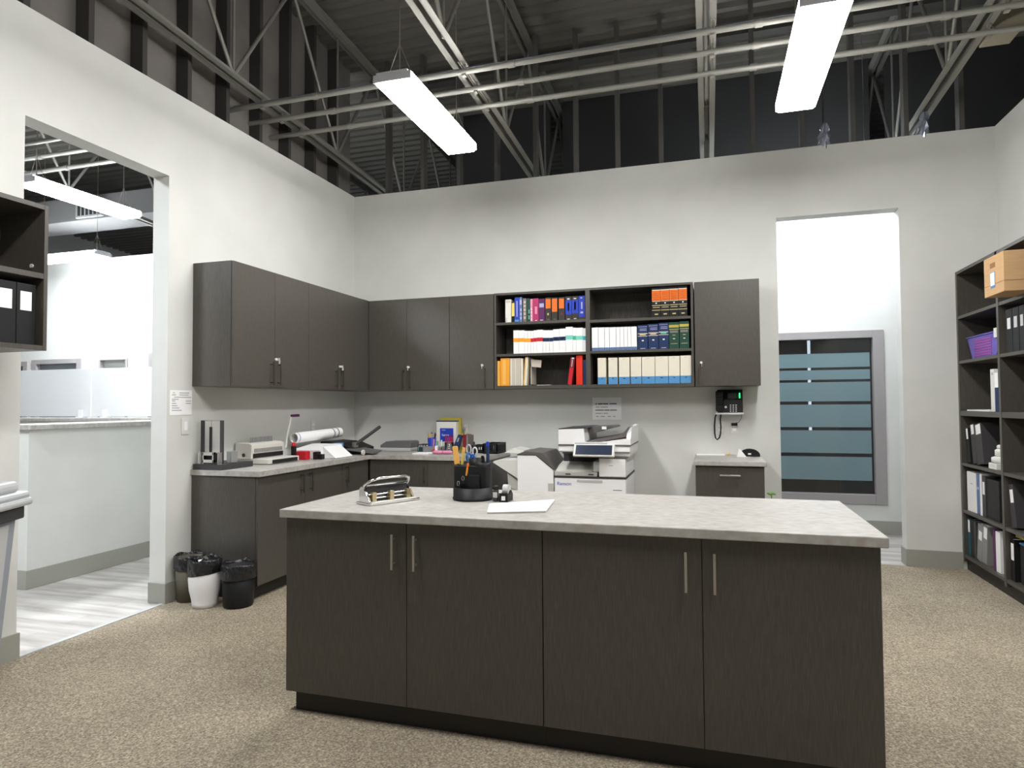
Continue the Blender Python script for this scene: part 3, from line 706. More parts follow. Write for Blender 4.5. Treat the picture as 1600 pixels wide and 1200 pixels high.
# near left shelf
for i, (y0, y1) in enumerate(((-3.948,-3.848),(-3.846,-3.748))):
    vol('binder', 'black binder with a white spine label on the near left shelf, %s' % ('second from the opening' if i == 0 else 'nearest the opening'), 'binder', '+x', y0, y1, .30, .27, 1.717, 2.035, 'black', [(.18,.78,.56,.87,'paper')], 'black binders on the near left shelf')
vol('binder', 'black binder third from the opening on the near left shelf', 'binder', '+x', -4.052, -3.95, .30, .27, 1.717, 2.035, 'black', [(.18,.78,.56,.87,'paper')], 'black binders on the near left shelf')
# ------------------------------------------------------------------ right bookcase contents
def yb(p, z=700, f=5.73): return at('x', f, p, z)[1]
GB = 'binders in the right bookcase'
def bk(lab, p0, p1, z0, z1, cov, bands=(), lean=0., f=5.725, pz_=700, depth=.25, name='binder', cat='binder'):
    return vol(name, lab, cat, '-x', yb(p0, pz_, f), yb(p1, pz_, f), f, depth, z0+.001, z1, cov, bands, GB if name == 'binder' else None, lean)
LB = (.2,.8,.60,.86,'paper')
# carton standing out of the right bay
m = MB().use('card'); m.box(5.535, 5.90, -1.375, -1.065, 2.101, 2.365, .003)
m.use('cardd'); m.box(5.5335, 5.537, -1.25, -1.17, 2.285, 2.318, .001)
m.use('cardd'); m.box(5.5335, 5.90, -1.376, -1.0635, 2.170, 2.173)
t = thing('carton', 'brown cardboard carton with a hand hole, jutting from the top shelf', 'box', (5.7, -1.22, 2.101))
m.build('body', None, t); MB().use('sky').box(5.5325, 5.536, -1.245, -1.175, 2.15, 2.255).use('paper').box(5.531, 5.5345, -1.24, -1.18, 2.165, 2.25).build('label', None, t)
# basket
t = thing('basket', 'violet and pink plastic basket on the second shelf', 'basket', (5.86, -.45, 1.729))
m = MB().use('basket'); y0, y1, yt0, yt1 = -.30, -.70, -.20, -.76
def wallq(m, x0, x1, X0, X1, za, zb_, t_=.006):
    m.prism([(y0, za), (y1, za), (yt1, zb_), (yt0, zb_)], 'x', x0, x1)
m.prism([(-.22,1.729),(-.68,1.729),(-.76,1.905),(-.12,1.905)], 'x', 5.735, 5.741)
m.prism([(-.22,1.729),(-.68,1.729),(-.76,1.905),(-.12,1.905)], 'x', 5.95, 5.956)
m.prism([(-.22,1.729),(-.225,1.729),(-.125,1.905),(-.12,1.905)], 'x', 5.735, 5.956); m.prism([(-.68,1.729),(-.675,1.729),(-.755,1.905),(-.76,1.905)], 'x', 5.735, 5.956)
m.box(5.735, 5.956, -.68, -.22, 1.729, 1.735); m.box(5.728, 5.962, -.765, -.115, 1.902, 1.912, .003)
m.build('shell', None, t)
m = MB().use('basketp')
for i in range(7):
    z = 1.745+i*.02; m.prism([(-.27-.004*i, z), (-.60, z), (-.60, z+.011), (-.27-.004*i, z+.011)], 'x', 5.732, 5.736)
m.build('woven_panel', None, t)
B(5.722, 5.728, -.735, -.675, 1.86, 1.93).build('paper_tag', 'offw', t)
# row 2, right bay
for i, (p0, p1) in enumerate(((1571.5,1581.5),(1582,1592),(1592.5,1601))):
    bk('black binder with a white label, %s on the second shelf of the far bay' % ORD[i], p0, p1, 1.728, 2.035, 'black', [(.25,.75,.55,.80,'paper')], pz_=510)
# row 3
bk('tall white binder standing against the divider on the third shelf', 1547.5, 1553.5, 1.312, 1.63, 'offw', [(.3,.7,.86,.92,'inkL')], pz_=600)
bk('navy binder with a large white label, squeezed between white binder and divider', 1554, 1559.5, 1.312, 1.60, 'navy', [(0,1,.62,1,'paper')], pz_=600)
tag(B(5.72, 5.95, -.56, -.12, 1.313, 1.324).build('paper_pile', 'paper'), 'thin flat pile of papers on the third shelf', 'paper')
# row 4
bk('thin dark binder leaning at the wall end of the fourth shelf', 1511, 1516, .884, 1.17, 'black', [(.2,.7,.68,.98,'paper')], lean=-.14, pz_=690)
bk('dark grey binder leaning, first of a pair on the fourth shelf', 1519.7, 1525.8, .884, 1.205, 'dgrey', [(.05,.75,.74,.98,'paper')], lean=-.17, pz_=690)
bk('dark grey binder leaning, second of a pair on the fourth shelf', 1526.2, 1537, .884, 1.205, 'dgrey', [(.05,.75,.74,.98,'paper')], lean=-.18, pz_=690)
z = .885
for i, (w_, h, n) in enumerate(((.16,.045,'box'),(.13,.05,'roll'),(.085,.055,'roll'),(.06,.03,'roll'))):
    m = MB()
    if n == 'box': m.box(5.706, 5.706+w_*.7, -.70, -.70+w_*.9, z, z+h, .004)
    else: m.lathe([(w_/2*.8, z), (w_/2, z+.006), (w_/2, z+h-.008), (w_/2*.7, z+h)], 5.768, -.63, seg=20)
    tag(m.build('white_box' if n == 'box' else 'paper_roll', 'offw'), 'white %s, %s from the bottom of the small pile on the fourth shelf' % (('flat box','roll','roll','small roll')[i], ORD[i]), 'box' if n == 'box' else 'roll', 'small white pile on the fourth shelf'); z += h+.0005
# row 5
bk('wide white binder on the fifth shelf', 1511.5, 1525.5, .496, .818, 'white', [(.4,.6,.7,.72,'inkL')], pz_=770)
bk('slate blue binder between two white ones on the fifth shelf', 1526, 1530.5, .496, .815, 'slateb', [(.1,.9,.62,.68,'lilac')], pz_=770)
bk('thin white binder on the fifth shelf', 1531, 1534, .496, .822, 'white', pz_=770)
bk('dark grey binder with a white label on the fifth shelf', 1534.5, 1540, .496, .81, 'dgrey', [(.25,.8,.55,.86,'paper')], pz_=770)
tag(B(5.73, 5.97, yb(1562, 790), yb(1541.8, 790), .497, .80, c=.006).build('storage_box', 'black'), 'black storage box filling the rest of the fifth shelf', 'box')
bk('dark binder leaning by itself on the fifth shelf of the far bay', 1580, 1588, .496, .80, 'dgrey', [(.1,.7,.58,.88,'paper')], lean=-.16, pz_=790)
# row 6
Z = .126
bk('teal binder with a white label at the wall end of the bottom shelf', 1512, 1516, Z, .43, 'teal', [(.1,.75,.64,.96,'paper')], pz_=830)
bk('wide black binder, unlabelled, on the bottom shelf', 1516.3, 1521, Z, .435, 'black', pz_=830)
bk('dark grey binder without a label on the bottom shelf', 1521.5, 1525.3, Z, .43, 'dgrey', pz_=840)
bk('grey binder tipped away from the wall, first of two on the bottom shelf', 1525.8, 1533, Z, .42, 'mgrey', [(.1,.75,.58,.82,'paper')], lean=.14, pz_=850)
bk('grey binder tipped away from the wall, second of two on the bottom shelf', 1533.6, 1541, Z, .43, 'mgrey', [(.1,.75,.66,.95,'paper')], lean=.12, pz_=850)
bk('dark violet thin binder on the bottom shelf', 1552, 1555.5, Z, .43, 'purple', pz_=860)
bk('tall white binder at the divider end of the bottom shelf', 1556, 1563, Z, .425, 'white', pz_=860)
bk('black binder with a white label on the bottom shelf of the far bay', 1579, 1585, Z, .42, 'black', [(.1,.8,.5,.9,'paper')], pz_=870)
tag(MB().use('black').box(5.74, 5.96, -1.20, -.945, Z+.001, .40, .01).use('sky').box(5.738, 5.962, -1.202, -.943, .40, .412, .003).build('storage_box'), 'black storage box with a blue rim on the bottom shelf of the far bay', 'box')
tag(B(5.75, 5.95, -1.12, -.86, .4335, .47, c=.004).build('envelope_pack', 'yellow'), 'yellow pack lying on top of the binders in the far bay', 'envelope')
tag(MB().cyl((5.74, -.885, 1.742), (5.76, -.93, 1.742), .012, seg=12).build('tape_roll', 'beigeb'), 'tiny tan roll at the front of the second shelf of the far bay', 'tape')

# ------------------------------------------------------------------ copier
t = thing('copier', 'white office copier with a finisher at its left side', 'copier', (2.72, -.42, 0))
Y0 = -.75; YK = -.09
B(2.40, 3.02, Y0+.006, YK, .06, .752, c=.006).build('cabinet_body', 'white', t)
for i, (z0, z1) in enumerate(((.07,.24),(.245,.415),(.42,.585),(.59,.75))):
    d = B(2.405, 3.015, Y0, Y0+.008, z0, z1, c=.004).build('paper_drawer', 'white', t)
    B(2.60, 2.82, Y0-.004, Y0+.002, z1-.03, z1-.012).build('grip', 'lgrey', d)
for x in (2.45, 2.97):
    for y in (-.68, -.15): MB().cyl((x-.012, y, .028), (x+.012, y, .028), .028, seg=14).box(x-.02, x+.02, y-.02, y+.02, .045, .062).build('caster', 'dgrey', t)
B(2.398, 3.022, Y0-.002, YK, .752, .768).build('dark_seam', 'dgrey', t)
B(2.402, 2.775, Y0+.004, YK-.05, .768, .806, c=.004).build('output_tray_base', 'tray', t)
m = MB(); m.prism([(Y0+.03,.80),(YK-.05,.80),(YK-.05,.90),(-.55,.845)], 'x', 2.40, 2.73); m.build('output_tray', 'offw', t)
m = MB()
for x in (2.50, 2.70): m.box(x, x+.045, Y0-.001, Y0+.006, .781, .790)
m.build('tray_slot', 'dgrey', t)
B(2.74, 2.80, Y0+.02, -.3, .806, .895, c=.006).build('tray_wall', 'lgrey', t)
B(2.792, 3.018, Y0, YK, .768, .925, c=.006).build('toner_block', 'white', t)
B(2.79, 3.03, Y0-.004, -.45, .925, .945, c=.004).build('dark_ledge', 'pdark', t)
B(2.41, 2.80, -.40, YK, .80, .99).build('inner_cavity', 'dgrey', t)
B(2.455, 2.79, Y0+.09, -.4, .955, .972).build('bridge_cover', 'pdark', t)
B(2.80, 3.05, Y0+.03, YK, .94, 1.03, c=.004).build('rear_column', 'white', t)
m = MB(); m.prism([(Y0+.015,.975),(YK,.955),(YK,1.03),(Y0,1.03),(Y0-.002,.985)], 'x', 2.443, 3.055); m.build('scanner_body', 'white', t)
B(2.44, 3.06, Y0-.006, YK, 1.03, 1.043).build('scanner_seam', 'pdark', t)
m = MB(); m.prism([(2.442,1.043),(3.062,1.043),(3.062,1.09),(3.0,1.09),(2.80,1.062),(2.672,1.062),(2.664,1.178),(2.442,1.170)], 'y', Y0-.002, YK); m.build('document_feeder', 'white', t)
m = MB(); m.prism([(2.44,1.170),(2.665,1.178),(2.70,1.186),(2.665,1.19),(2.44,1.178)], 'y', Y0+.006, YK); m.build('feeder_top', 'dgrey', t)
m = MB(); m.prism([(2.668,1.066),(2.80,1.066),(3.01,1.105),(3.05,1.19),(3.04,1.193),(2.98,1.125)], 'y', Y0+.05, YK-.02); m.build('feeder_tray', 'pdark', t)
m = MB(); m.prism([(2.66,1.135),(2.70,1.125),(2.90,1.180),(2.88,1.193),(2.66,1.185)], 'y', -.55, YK-.01); m.build('feeder_hood', 'pdark', t)
m = MB(); m.prism([(Y0+.003,1.09),(YK,1.09),(YK,1.20),(Y0+.12,1.185)], 'x', 3.025, 3.062); m.build('feeder_side', 'white', t)
B(2.79, 2.83, -.56, -.52, 1.165, 1.19).build('paper_guide', 'paper', t)
B(2.59, 2.865, Y0-.03, Y0-.004, 1.03, 1.062, c=.004).build('panel_arm', 'lgrey', t)
m = MB().use('offw'); m.box(2.585, 2.935, -.012, .012, 0, .115, .006).use('screen'); m.box(2.605, 2.915, -.0145, -.011, .012, .103)
m.rot(0, -.55, 'X', (2.7, 0, 0)); m.v = [(a-.0, b_+Y0-.085, c+.945) for a, b_, c in m.v]; m.build('touch_panel', None, t)
write('Renson', .042, 'blue', t, 'logo', (2.425, Y0-.0012, .688), (PI/2, 0, 0))
MB().box(2.91, 2.985, Y0-.001, Y0+.002, .655, .661).build('model_line', 'ink', t)
MB().box(2.875, 2.91, Y0-.001, Y0+.002, .862, .868).build('maker_mark', 'inkL', t)
f = MB(); f.prism([(2.068,.0+.03),(2.392,.03),(2.392,.815),(2.235,.940),(2.068,.940)], 'y', Y0, -.2); f.build('finisher', 'white', t)
m = MB(); m.prism([(2.066,.940),(2.236,.940),(2.395,.815),(2.402,.822),(2.300,.965),(2.13,.975),(2.066,.950)], 'y', Y0+.005, -.2); m.build('finisher_cover', 'pdark', t)
m = MB(); m.prism([(2.064,.94),(2.236,.94),(2.396,.815),(2.400,.819),(2.238,.947),(2.064,.948)], 'y', Y0-.002, Y0+.006); m.build('finisher_edge', 'dgrey', t)
B(2.345, 2.394, Y0-.003, Y0+.01, .62, .70).build('finisher_latch', 'tray', t)
m = MB(); m.prism([(1.83,.872),(1.845,.885),(1.92,.892),(2.068,.892),(2.068,.73),(1.95,.80)], 'y', Y0+.02, -.3); m.build('finisher_tray', 'offw', t)
m = MB(); m.prism([(1.96,.78),(2.068,.70),(2.068,.62),(1.97,.66)], 'y', Y0+.04, -.3); m.build('finisher_lower_tray', 'tray', t)
m = MB(); m.prism([(1.87,.94),(1.95,.985),(2.06,.965),(2.06,.94)], 'y', -.5, -.22); m.build('finisher_top_tray', 'offw', t)

# ------------------------------------------------------------------ wall items
t = thing('wall_sign', 'typed white notice taped to the back wall above the copier', 'paper', (2.755, -.002, 1.235))
B(2.613, 2.895, -.003, -.0008, 1.238, 1.452).build('sheet', 'paper', t)
m = MB()
for z, h, mt, segs in ((1.385,.011,'ink',((.03,.045),(.055,.10),(.105,.155),(.165,.235))), (1.355,.008,'inkL',((.03,.07),(.08,.15))), (1.325,.009,'ink',((.03,.11),(.115,.165),(.17,.235))), (1.295,.008,'inkL',((.03,.085),(.09,.10),(.11,.15))), (1.265,.008,'inkL',((.035,.06),(.08,.12),(.15,.18),(.2,.22)))):
    m.use(mt)
    for a, b_ in segs: m.box(2.613+a, 2.613+b_, -.0042, -.0028, z, z+h)
m.build('print', None, t)
t = thing('wall_sign', 'white printed form taped to the left wall beside the opening', 'paper', (.002, -2.45, 1.33))
B(.0008, .003, -2.545, -2.336, 1.328, 1.510).build('sheet', 'paper', t)
m = MB().use('inkL')
for z, segs in ((1.487,((.03,.045),(.09,.18))),(1.472,((.02,.055),(.09,.175))),(1.455,((.04,.20),)),(1.44,((.02,.08),)),(1.428,((.02,.05),(.15,.2))),(1.41,((.02,.06),(.15,.2))),(1.393,((.02,.07),)),(1.377,((.02,.09),)),(1.36,((.02,.11),))):
    for a, b_ in segs: m.box(.0028, .004, -2.545+a, -2.545+b_, z, z+.006)
m.build('print', None, t)
def plate(lab, cat, fc, a, z, kind):
    t = thing('light_switch' if kind == 'switch' else 'wall_outlet', lab, cat, fc.p(a, .001, z-.06))
    m = MB(); fc.bx(m, a-.036, a+.036, .001, .007, z-.06, z+.06, .002); m.build('plate', 'offw', t)
    m = MB()
    if kind == 'switch': fc.bx(m, a-.017, a+.017, .006, .011, z-.034, z+.034, .002); m.build('rocker', 'white', t)
    else:
        for q in (-.02, .02): fc.bx(m, a-.016, a+.016, .006, .0095, z+q-.015, z+q+.015, .003)
        m.build('socket', 'white', t)
    return t
plate('white rocker light switch below the form on the left wall', 'switch', FL, -2.40, 1.245, 'switch')
plate('white wall outlet above the roll of plans on the left wall', 'outlet', FL, -.78, 1.185, 'outlet')
plate('white wall outlet beside the yellow folder on the back wall', 'outlet', FB, 1.295, 1.155, 'outlet')
plate('white wall outlet behind the hanging telephone cord', 'outlet', FB, 3.795, 1.165, 'outlet')
plate('white wall outlet with a black plug under the telephone', 'outlet', FB, 3.918, 1.168, 'outlet')
tag(B(3.892, 3.945, -.032, -.0105, 1.182, 1.208, c=.004).build('plug', 'black'), 'small black plug in the outlet under the telephone', 'plug')
# telephone
t = thing('telephone', 'black desk telephone mounted on the wall below the right wall cabinet', 'telephone', (3.87, -.05, 1.29))
def q(p, y): v = at('y', -.115, p, y); return v[0], v[2]
x0, z1 = q(1117.5, 609); x1, z0 = q(1161, 645)
m = MB(); m.prism([(-.001,z0),(-.125,z0+.004),(-.10,z1-.09),(-.118,z1-.08),(-.072,z1),(-.001,z1)], 'x', x0+.02, x1); m.build('body', 'black', t)
a, zz = q(1118, 645.5); MB().box(a, x1+.004, -.128, -.04, zz-.012, zz+.004, .002).build('foot_strip', 'white', t)
a, _ = q(1118, 620); b2, _ = q(1130, 620)
m = MB(); m.box(a, b2, -.150, -.115, z0+.02, z1-.02, .012); m.box(a, b2, -.165, -.11, z1-.07, z1-.01, .012); m.box(a, b2, -.165, -.11, z0+.012, z0+.07, .012); m.build('handset', 'black', t)
def face_y(z): return -.125+(.025)*max(0, min(1, (z-z0)/(z1-.09-z0)))
a, za = q(1137, 614); b2, zb2 = q(1150.5, 624); m = MB(); m.prism([(-.085-.012,zb2),(-.118+.012,zb2-.004),(-.088,za)], 'x', a, b2)
MB().box(a, b2, -.122, -.10, zb2+.006, za-.006).rot(0, -.50, 'X', (a, -.108, (za+zb2)/2)).build('screen', 'lcd', t)
m = MB()
for i in range(4):
    a, za = q(1155, 614+i*2.2); m.box(a, a+.007, -.1235, -.09, za-.008, za-.001)
m.build('status_light', 'led', t)
m = MB()
for r in range(4):
    for c in range(3):
        a, za = q(1140.2+c*4.3, 632.2+r*3.1); m.box(a, a+.014, -.129, -.10, za-.009, za-.001, .002)
a, za = q(1134, 636); m.cyl((a, -.128, za), (a, -.10, za), .011, seg=14)
m.build('keypad', 'white', t)
pts = [(1120,645),(1117.5,652),(1116.5,665),(1116.8,677),(1118,684),(1120.5,687),(1124,684),(1126,677),(1126.5,667),(1125.5,655),(1126.5,648)]
m = MB(); m.tube([(lambda v: (v[0], -.06, v[2]))(at('y', -.06, *p)) for p in pts], .0065); m.build('coiled_cord', 'black', t)
m = MB(); m.tube([(3.985,-.05,1.30),(3.978,-.04,1.25),(3.955,-.03,1.212),(3.93,-.028,1.2085)], .002); m.build('line_cable', 'dgrey', t)
# right small worktop
t = thing('tape_dispenser', 'black half moon shaped desk dispenser on the small worktop', 'dispenser', (4.03, -.20, .9205))
m = MB(); n = 14; m.prism([(3.95,.921)]+[(4.035-.085*math.cos(PI*i/n), .921+.012+.055*math.sin(PI*i/n)) for i in range(n+1)]+[(4.12,.921)], 'y', -.235, -.185); m.build('body', 'black', t)
B(4.02, 4.045, -.238, -.234, .938, .95).build('label', 'paper', t)
m = MB(); m.prism([(3.925,.921),(3.935,.921),(3.995,.921),(4.005,.921),(3.955,.985),(3.942,.985)], 'y', -.31, -.24)
tag(m.build('folded_card', 'paper'), 'white card folded into a tent on the small worktop', 'card')
tag(B(3.585, 3.83, -.15, -.02, .9205, .924).build('loose_sheet', 'paper'), 'white sheet flat at the back of the small worktop', 'paper')
tag(MB().ball((3.86, -.10, .930), .011, (1.6,1,.8)).build('eraser', 'oryel2'), 'tiny orange eraser on the small worktop', 'eraser')
# slim plant whose tip shows above the island edge
t = thing('potted_plant', 'slim potted plant, green tip just above the island worktop edge by the doorway', 'plant', (4.215, -.15, 0))
m = MB().lathe([(.05,0),(.065,.12),(.068,.13),(.058,.13),(.055,.115),(0,.115)], 4.215, -.15, seg=20); m.build('pot', 'mgrey', t)
m = MB().tube([(4.215,-.15,.11),(4.22,-.15,.3),(4.212,-.15,.58)], .005); m.build('stem', 'leaf', t)
m = MB()
for k in range(6):
    t0 = k*1.05; m.ball((4.212+.018*math.cos(t0), -.15+.018*math.sin(t0), .59+.006*(k % 2)), .02, (1.1,.9,.4))
m.build('leaves', 'leaf', t)
Z0 = .9205
# ------------------------------------------------------------------ on the island
t = thing('hole_punch', 'chrome and brass three hole punch on the island worktop', 'hole punch', (2.20, -3.43, Z0), math.radians(63))
B(-.145, .145, -.062, .062, 0, .012, c=.004).build('base_plate', 'chrome', t, world=False)
m = MB(); m.prism([(-.01,.012),(.055,.012),(.055,.05),(.04,.078),(.015,.078),(.01,.045)], 'x', -.118, .118); m.build('punch_bar', 'dgrey', t, world=False)
for s in (-1, 1): MB().prism([(-.03,.012),(.05,.012),(.05,.07),(.03,.085),(.0,.06)], 'x', s*.128-.006, s*.128+.006).build('side_bracket', 'chrome', t, world=False)
for x in (-.10, 0, .10): B(x-.012, x+.012, -.030, .0, .014, .056, c=.002).build('punch_head', 'brass', t, world=False)
for z in (.028, .046): MB().cyl((-.125, -.012, z), (.125, -.012, z), .004, seg=8).build('guide_rod', 'chrome', t, world=False)
lv = [(-.128,.03,.07),(-.125,.012,.095),(-.105,-.012,.112),(-.07,-.022,.120),(.0,-.024,.122),(.08,-.022,.120),(.112,-.012,.112),(.128,.012,.095),(.128,.03,.07)]
h = MB().tube(lv, .0065, 8).build('lever', 'chrome', t, world=False)
m = MB(); m.prism([(-.10,.035),(.10,.035),(.122,.005),(.07,-.004),(-.07,-.004),(-.122,.005)], 'z', .086, .091); m.build('lever_plate', 'chrome', t, world=False)
B(-.12, .13, -.058, -.02, .0122, .0135).build('paper_guide', 'offw', t, world=False)

oc = (2.568, -3.245)
t = thing('desk_organizer', 'black round desk organizer full of pens on the island worktop', 'organizer', (*oc, Z0))
MB().lathe([(.096,Z0),(.101,Z0+.004),(.101,Z0+.012),(.098,Z0+.014),(.098,Z0+.062),(.094,Z0+.062),(.094,Z0+.04),(0,Z0+.04)], *oc, seg=40).build('round_tray', 'black', t)
m = MB(); arc = [(oc[0]+.093*math.cos(math.radians(a)), oc[1]+.093*math.sin(math.radians(a))) for a in range(-28, 209, 8)]
m.prism(arc, 'z', Z0+.03, Z0+.165); m.build('pen_block', 'black', t)
m = MB()
for k, (dx, dy, r, h) in enumerate(((-.050,.02,.040,.172),(.004,.050,.040,.198),(.050,.012,.040,.182))):
    m.lathe([(r,Z0+.16),(r,Z0+h),(r-.004,Z0+h),(r-.004,Z0+.167),(0,Z0+.167)], oc[0]+dx, oc[1]+dy, seg=20)
m.build('pen_tube', 'black', t)
MB().box(oc[0]-.004, oc[0]+.052, oc[1]-.058, oc[1]-.035, Z0+.04, Z0+.125, .003).build('note_pocket', 'black', t)
def stick(name, lab, cat, p0, p1, y, r, mat, tip=None, flat=False, group='pens and tools in the black organizer'):
    a, b_ = at('y', y, *p0), at('y', y, *p1); a.z = max(a.z, Z0+.168) if a.y > oc[1]-.03 else a.z
    m = MB().use(mat)
    if flat:
        d = (b_-a); m.prism([(a.x-r, a.z), (a.x+r, a.z), (b_.x+r, b_.z-.004), (b_.x+r*.5, b_.z), (b_.x-r*.5, b_.z), (b_.x-r, b_.z-.004)], 'y', y-.003, y+.003)
    else:
        m.cyl(a, b_, r, seg=10)
        if tip: m.use(tip); m.cyl(b_, b_+(b_-a).normalized()*.022, r*1.15, r*.9, seg=10)
    return tag(m.build(name), lab, cat, group)
stick('ruler', 'broad orange stick, tallest at the left of the black organizer', 'ruler', (714.5,727), (711,697), -3.215, .014, 'oryel2', flat=True)
stick('marker', 'yellow marker beside the orange stick in the black organizer', 'marker', (722,726), (724,706), -3.21, .008, 'yellow', 'oryel2')
stick('pencil', 'light blue pencil in the middle of the black organizer', 'pencil', (733,726), (729.5,706), -3.20, .005, 'sky')
t = thing('scissors', 'blue handled scissors standing in the black organizer', 'scissors', tuple(at('y',-3.195,735,722)))
def ring(m, px_, py_, y, rx, rz_, r, n=14, tilt=0.):
    c = at('y', y, px_, py_); m.tube([(c.x+rx*math.cos(2*PI*k/n), y, c.z+rz_*math.sin(2*PI*k/n)+tilt*math.cos(2*PI*k/n)) for k in range(n+1)], r, 8)
c0 = at('y', -3.195, 735, 726)
for k, (a, b_) in enumerate(((732.5,715),(738.5,717))):
    m = MB(); ring(m, a, b_, -3.195-.004*k, .011, .021, .0048); m.build('handle', 'bluep', t)
m = MB(); m.box(c0.x-.008, c0.x+.008, -3.199, -3.195, Z0+.168, c0.z+.012); m.build('blade', 'chrome', t)
t = thing('scissors', 'white and grey handled scissors behind the blue ones in the organizer', 'scissors', tuple(at('y',-3.175,738,712)))
for k, (a, b_) in enumerate(((732.5,702),(742,706))):
    m = MB(); ring(m, a, b_, -3.175+.006*k, .012, .022, .0045); m.build('handle', 'lgrey' if k == 0 else 'offw', t)
c0 = at('y', -3.172, 738, 716); MB().box(c0.x-.007, c0.x+.007, -3.173, -3.169, Z0+.168, c0.z+.01).build('blade', 'chrome', t)
stick('pen', 'black capped pen with a round end behind the scissors', 'pen', (741,726), (740.5,697), -3.16, .006, 'black', 'dgrey')
stick('pen', 'navy blue pen, tallest at the right of the black organizer', 'pen', (762.5,726), (762,697), -3.215, .0085, 'navy', 'blue')
stick('clip', 'small black clip sticking up beside the navy pen', 'clip', (755,726), (754,712), -3.21, .008, 'black', flat=True)
stick('box_cutter', 'orange cutter hung on the front of the black organizer', 'cutter', (729,743), (730.5,731), -3.282, .006, 'oryel', 'orange')
for k, (a, b_) in enumerate(((716,760),(723.5,752))):
    t = thing('binder_clip', 'black and silver binder clip on the organizer tray, %s' % ('lying low at the left' if k == 0 else 'standing behind'), 'clip', tuple(at('y', -3.300+.012*k, a, b_)), group='binder clips in the organizer tray')
    c = at('y', -3.300+.012*k, a, b_); m = MB(); m.prism([(c.x-.012, c.z-.012), (c.x+.012, c.z-.012), (c.x+.004, c.z+.004), (c.x-.004, c.z+.004)], 'y', c.y-.006, c.y+.006); m.build('jaw', 'black', t)
    m = MB(); ring(m, a, b_-4.5, c.y, .006, .012, .0014, 10); m.build('wire_handle', 'chrome', t)
t = thing('stapler', 'small dark stapler standing upright beside the organizer', 'stapler', (2.700, -3.285, Z0))
B(2.688, 2.712, -3.30, -3.27, Z0, Z0+.055, c=.004).build('base', 'dgrey', t); B(2.690, 2.712, -3.302, -3.275, Z0+.018, Z0+.045, c=.003).build('grip', 'tray', t); B(2.686, 2.714, -3.298, -3.265, Z0+.055, Z0+.075, c=.006).build('head', 'black', t)
t = thing('tape_dispenser', 'black tape dispenser with a clear roll and white label beside the paper', 'dispenser', (2.742, -3.27, Z0))
m = MB(); m.prism([(-3.305,Z0),(-3.215,Z0),(-3.215,Z0+.03),(-3.24,Z0+.05),(-3.275,Z0+.03),(-3.302,Z0+.042)], 'x', 2.722, 2.766); m.build('body', 'black', t)
m = MB().cyl((2.730,-3.25,Z0+.052), (2.758,-3.25,Z0+.052), .026, seg=20); m.build('tape_roll', 'lgrey', t)
MB().box(2.736, 2.754, -3.3075, -3.304, Z0+.008, Z0+.028).build('label', 'paper', t)
m = MB()
q4 = [(2.712,-3.415),(2.972,-3.212),(3.012,-3.545),(2.778,-3.640)]
m.prism(q4, 'z', Z0, Z0+.006); q5 = [(a+.004, b_-.003) for a, b_ in q4]; m.prism(q5, 'z', Z0+.0062, Z0+.0085)
tag(m.build('paper_stack', 'paper'), 'thin stack of blank white sheets lying askew on the island worktop', 'paper')

# ------------------------------------------------------------------ on the left counter
t = thing('paper_drill', 'grey heavy duty punch with tall twin posts at the outer end of the left counter', 'hole punch', (.15, -2.16, Z0))
m = MB(); m.prism([(.014,-2.332),(.272,-2.332),(.272,-1.99),(.014,-1.99)], 'z', Z0, Z0+.042); m.build('base', 'dgrey', t)
for x in (.048, .222): MB().box(x-.012, x+.012, -2.283, -2.263, Z0+.042, 1.285, .003).build('post', 'dgrey', t)
for x in (.072, .172): MB().box(x-.009, x+.009, -2.225, -2.21, Z0+.042, 1.235, .003).build('guide_rail', 'dgrey', t)
MB().cyl((.048,-2.27,1.284), (.222,-2.27,1.284), .003, seg=6).cyl((.072,-2.212,1.234),(.072,-2.212,1.284),.002,seg=6).cyl((.172,-2.212,1.234),(.172,-2.212,1.284),.002,seg=6).build('wire_yoke', 'nickel', t)
for x in (.052, .226): MB().cyl((x,-2.300,Z0+.042), (x,-2.300,Z0+.13), .017, seg=14).build('spring_sleeve', 'chrome', t)
m = MB(); m.box(.085, .185, -2.318, -2.29, Z0+.05, Z0+.075, .003); m.box(.085, .185, -2.318, -2.29, Z0+.105, Z0+.13, .003); m.box(.085, .097, -2.318, -2.29, Z0+.042, Z0+.13, .002); m.box(.173, .185, -2.318, -2.29, Z0+.05, Z0+.13, .002); m.build('bracket', 'chrome', t)
B(.09, .18, -2.288, -2.24, Z0+.05, Z0+.12, c=.004).build('drill_head', 'black', t)
B(.20, .245, -2.20, -2.13, Z0+.042, Z0+.13, c=.004).build('chip_box', 'mgrey', t)
t = thing('binding_machine', 'off white comb binding machine with an upright lever on the left counter', 'machine', (.2, -1.68, Z0))
B(.02, .33, -1.875, -1.47, Z0+.004, Z0+.045, c=.006).build('base', 'cyl', t)
B(.3305, .335, -1.83, -1.50, Z0+.008, Z0+.036).build('front_strip', 'black', t)
m = MB(); m.prism([(.02,Z0+.045),(.17,Z0+.045),(.175,Z0+.155),(.15,Z0+.168),(.02,Z0+.172)], 'y', -1.885, -1.47); m.build('body', 'cyl', t)
B(.1735, .178, -1.865, -1.485, Z0+.05, Z0+.085).build('slot', 'black', t)
m = MB()
for i in range(22): m.box(.174, .1775, -1.85+i*.0165, -1.842+i*.0165, Z0+.095, Z0+.125)
m.build('punch_teeth', 'mgrey', t)
m = MB(); m.box(.09, .10, -1.80, -1.52, Z0+.165, Z0+.175)
for i in range(20): m.box(.092, .097, -1.795+i*.0140, -1.789+i*.0140, Z0+.172, Z0+.212)
m.build('comb', 'mgrey', t)
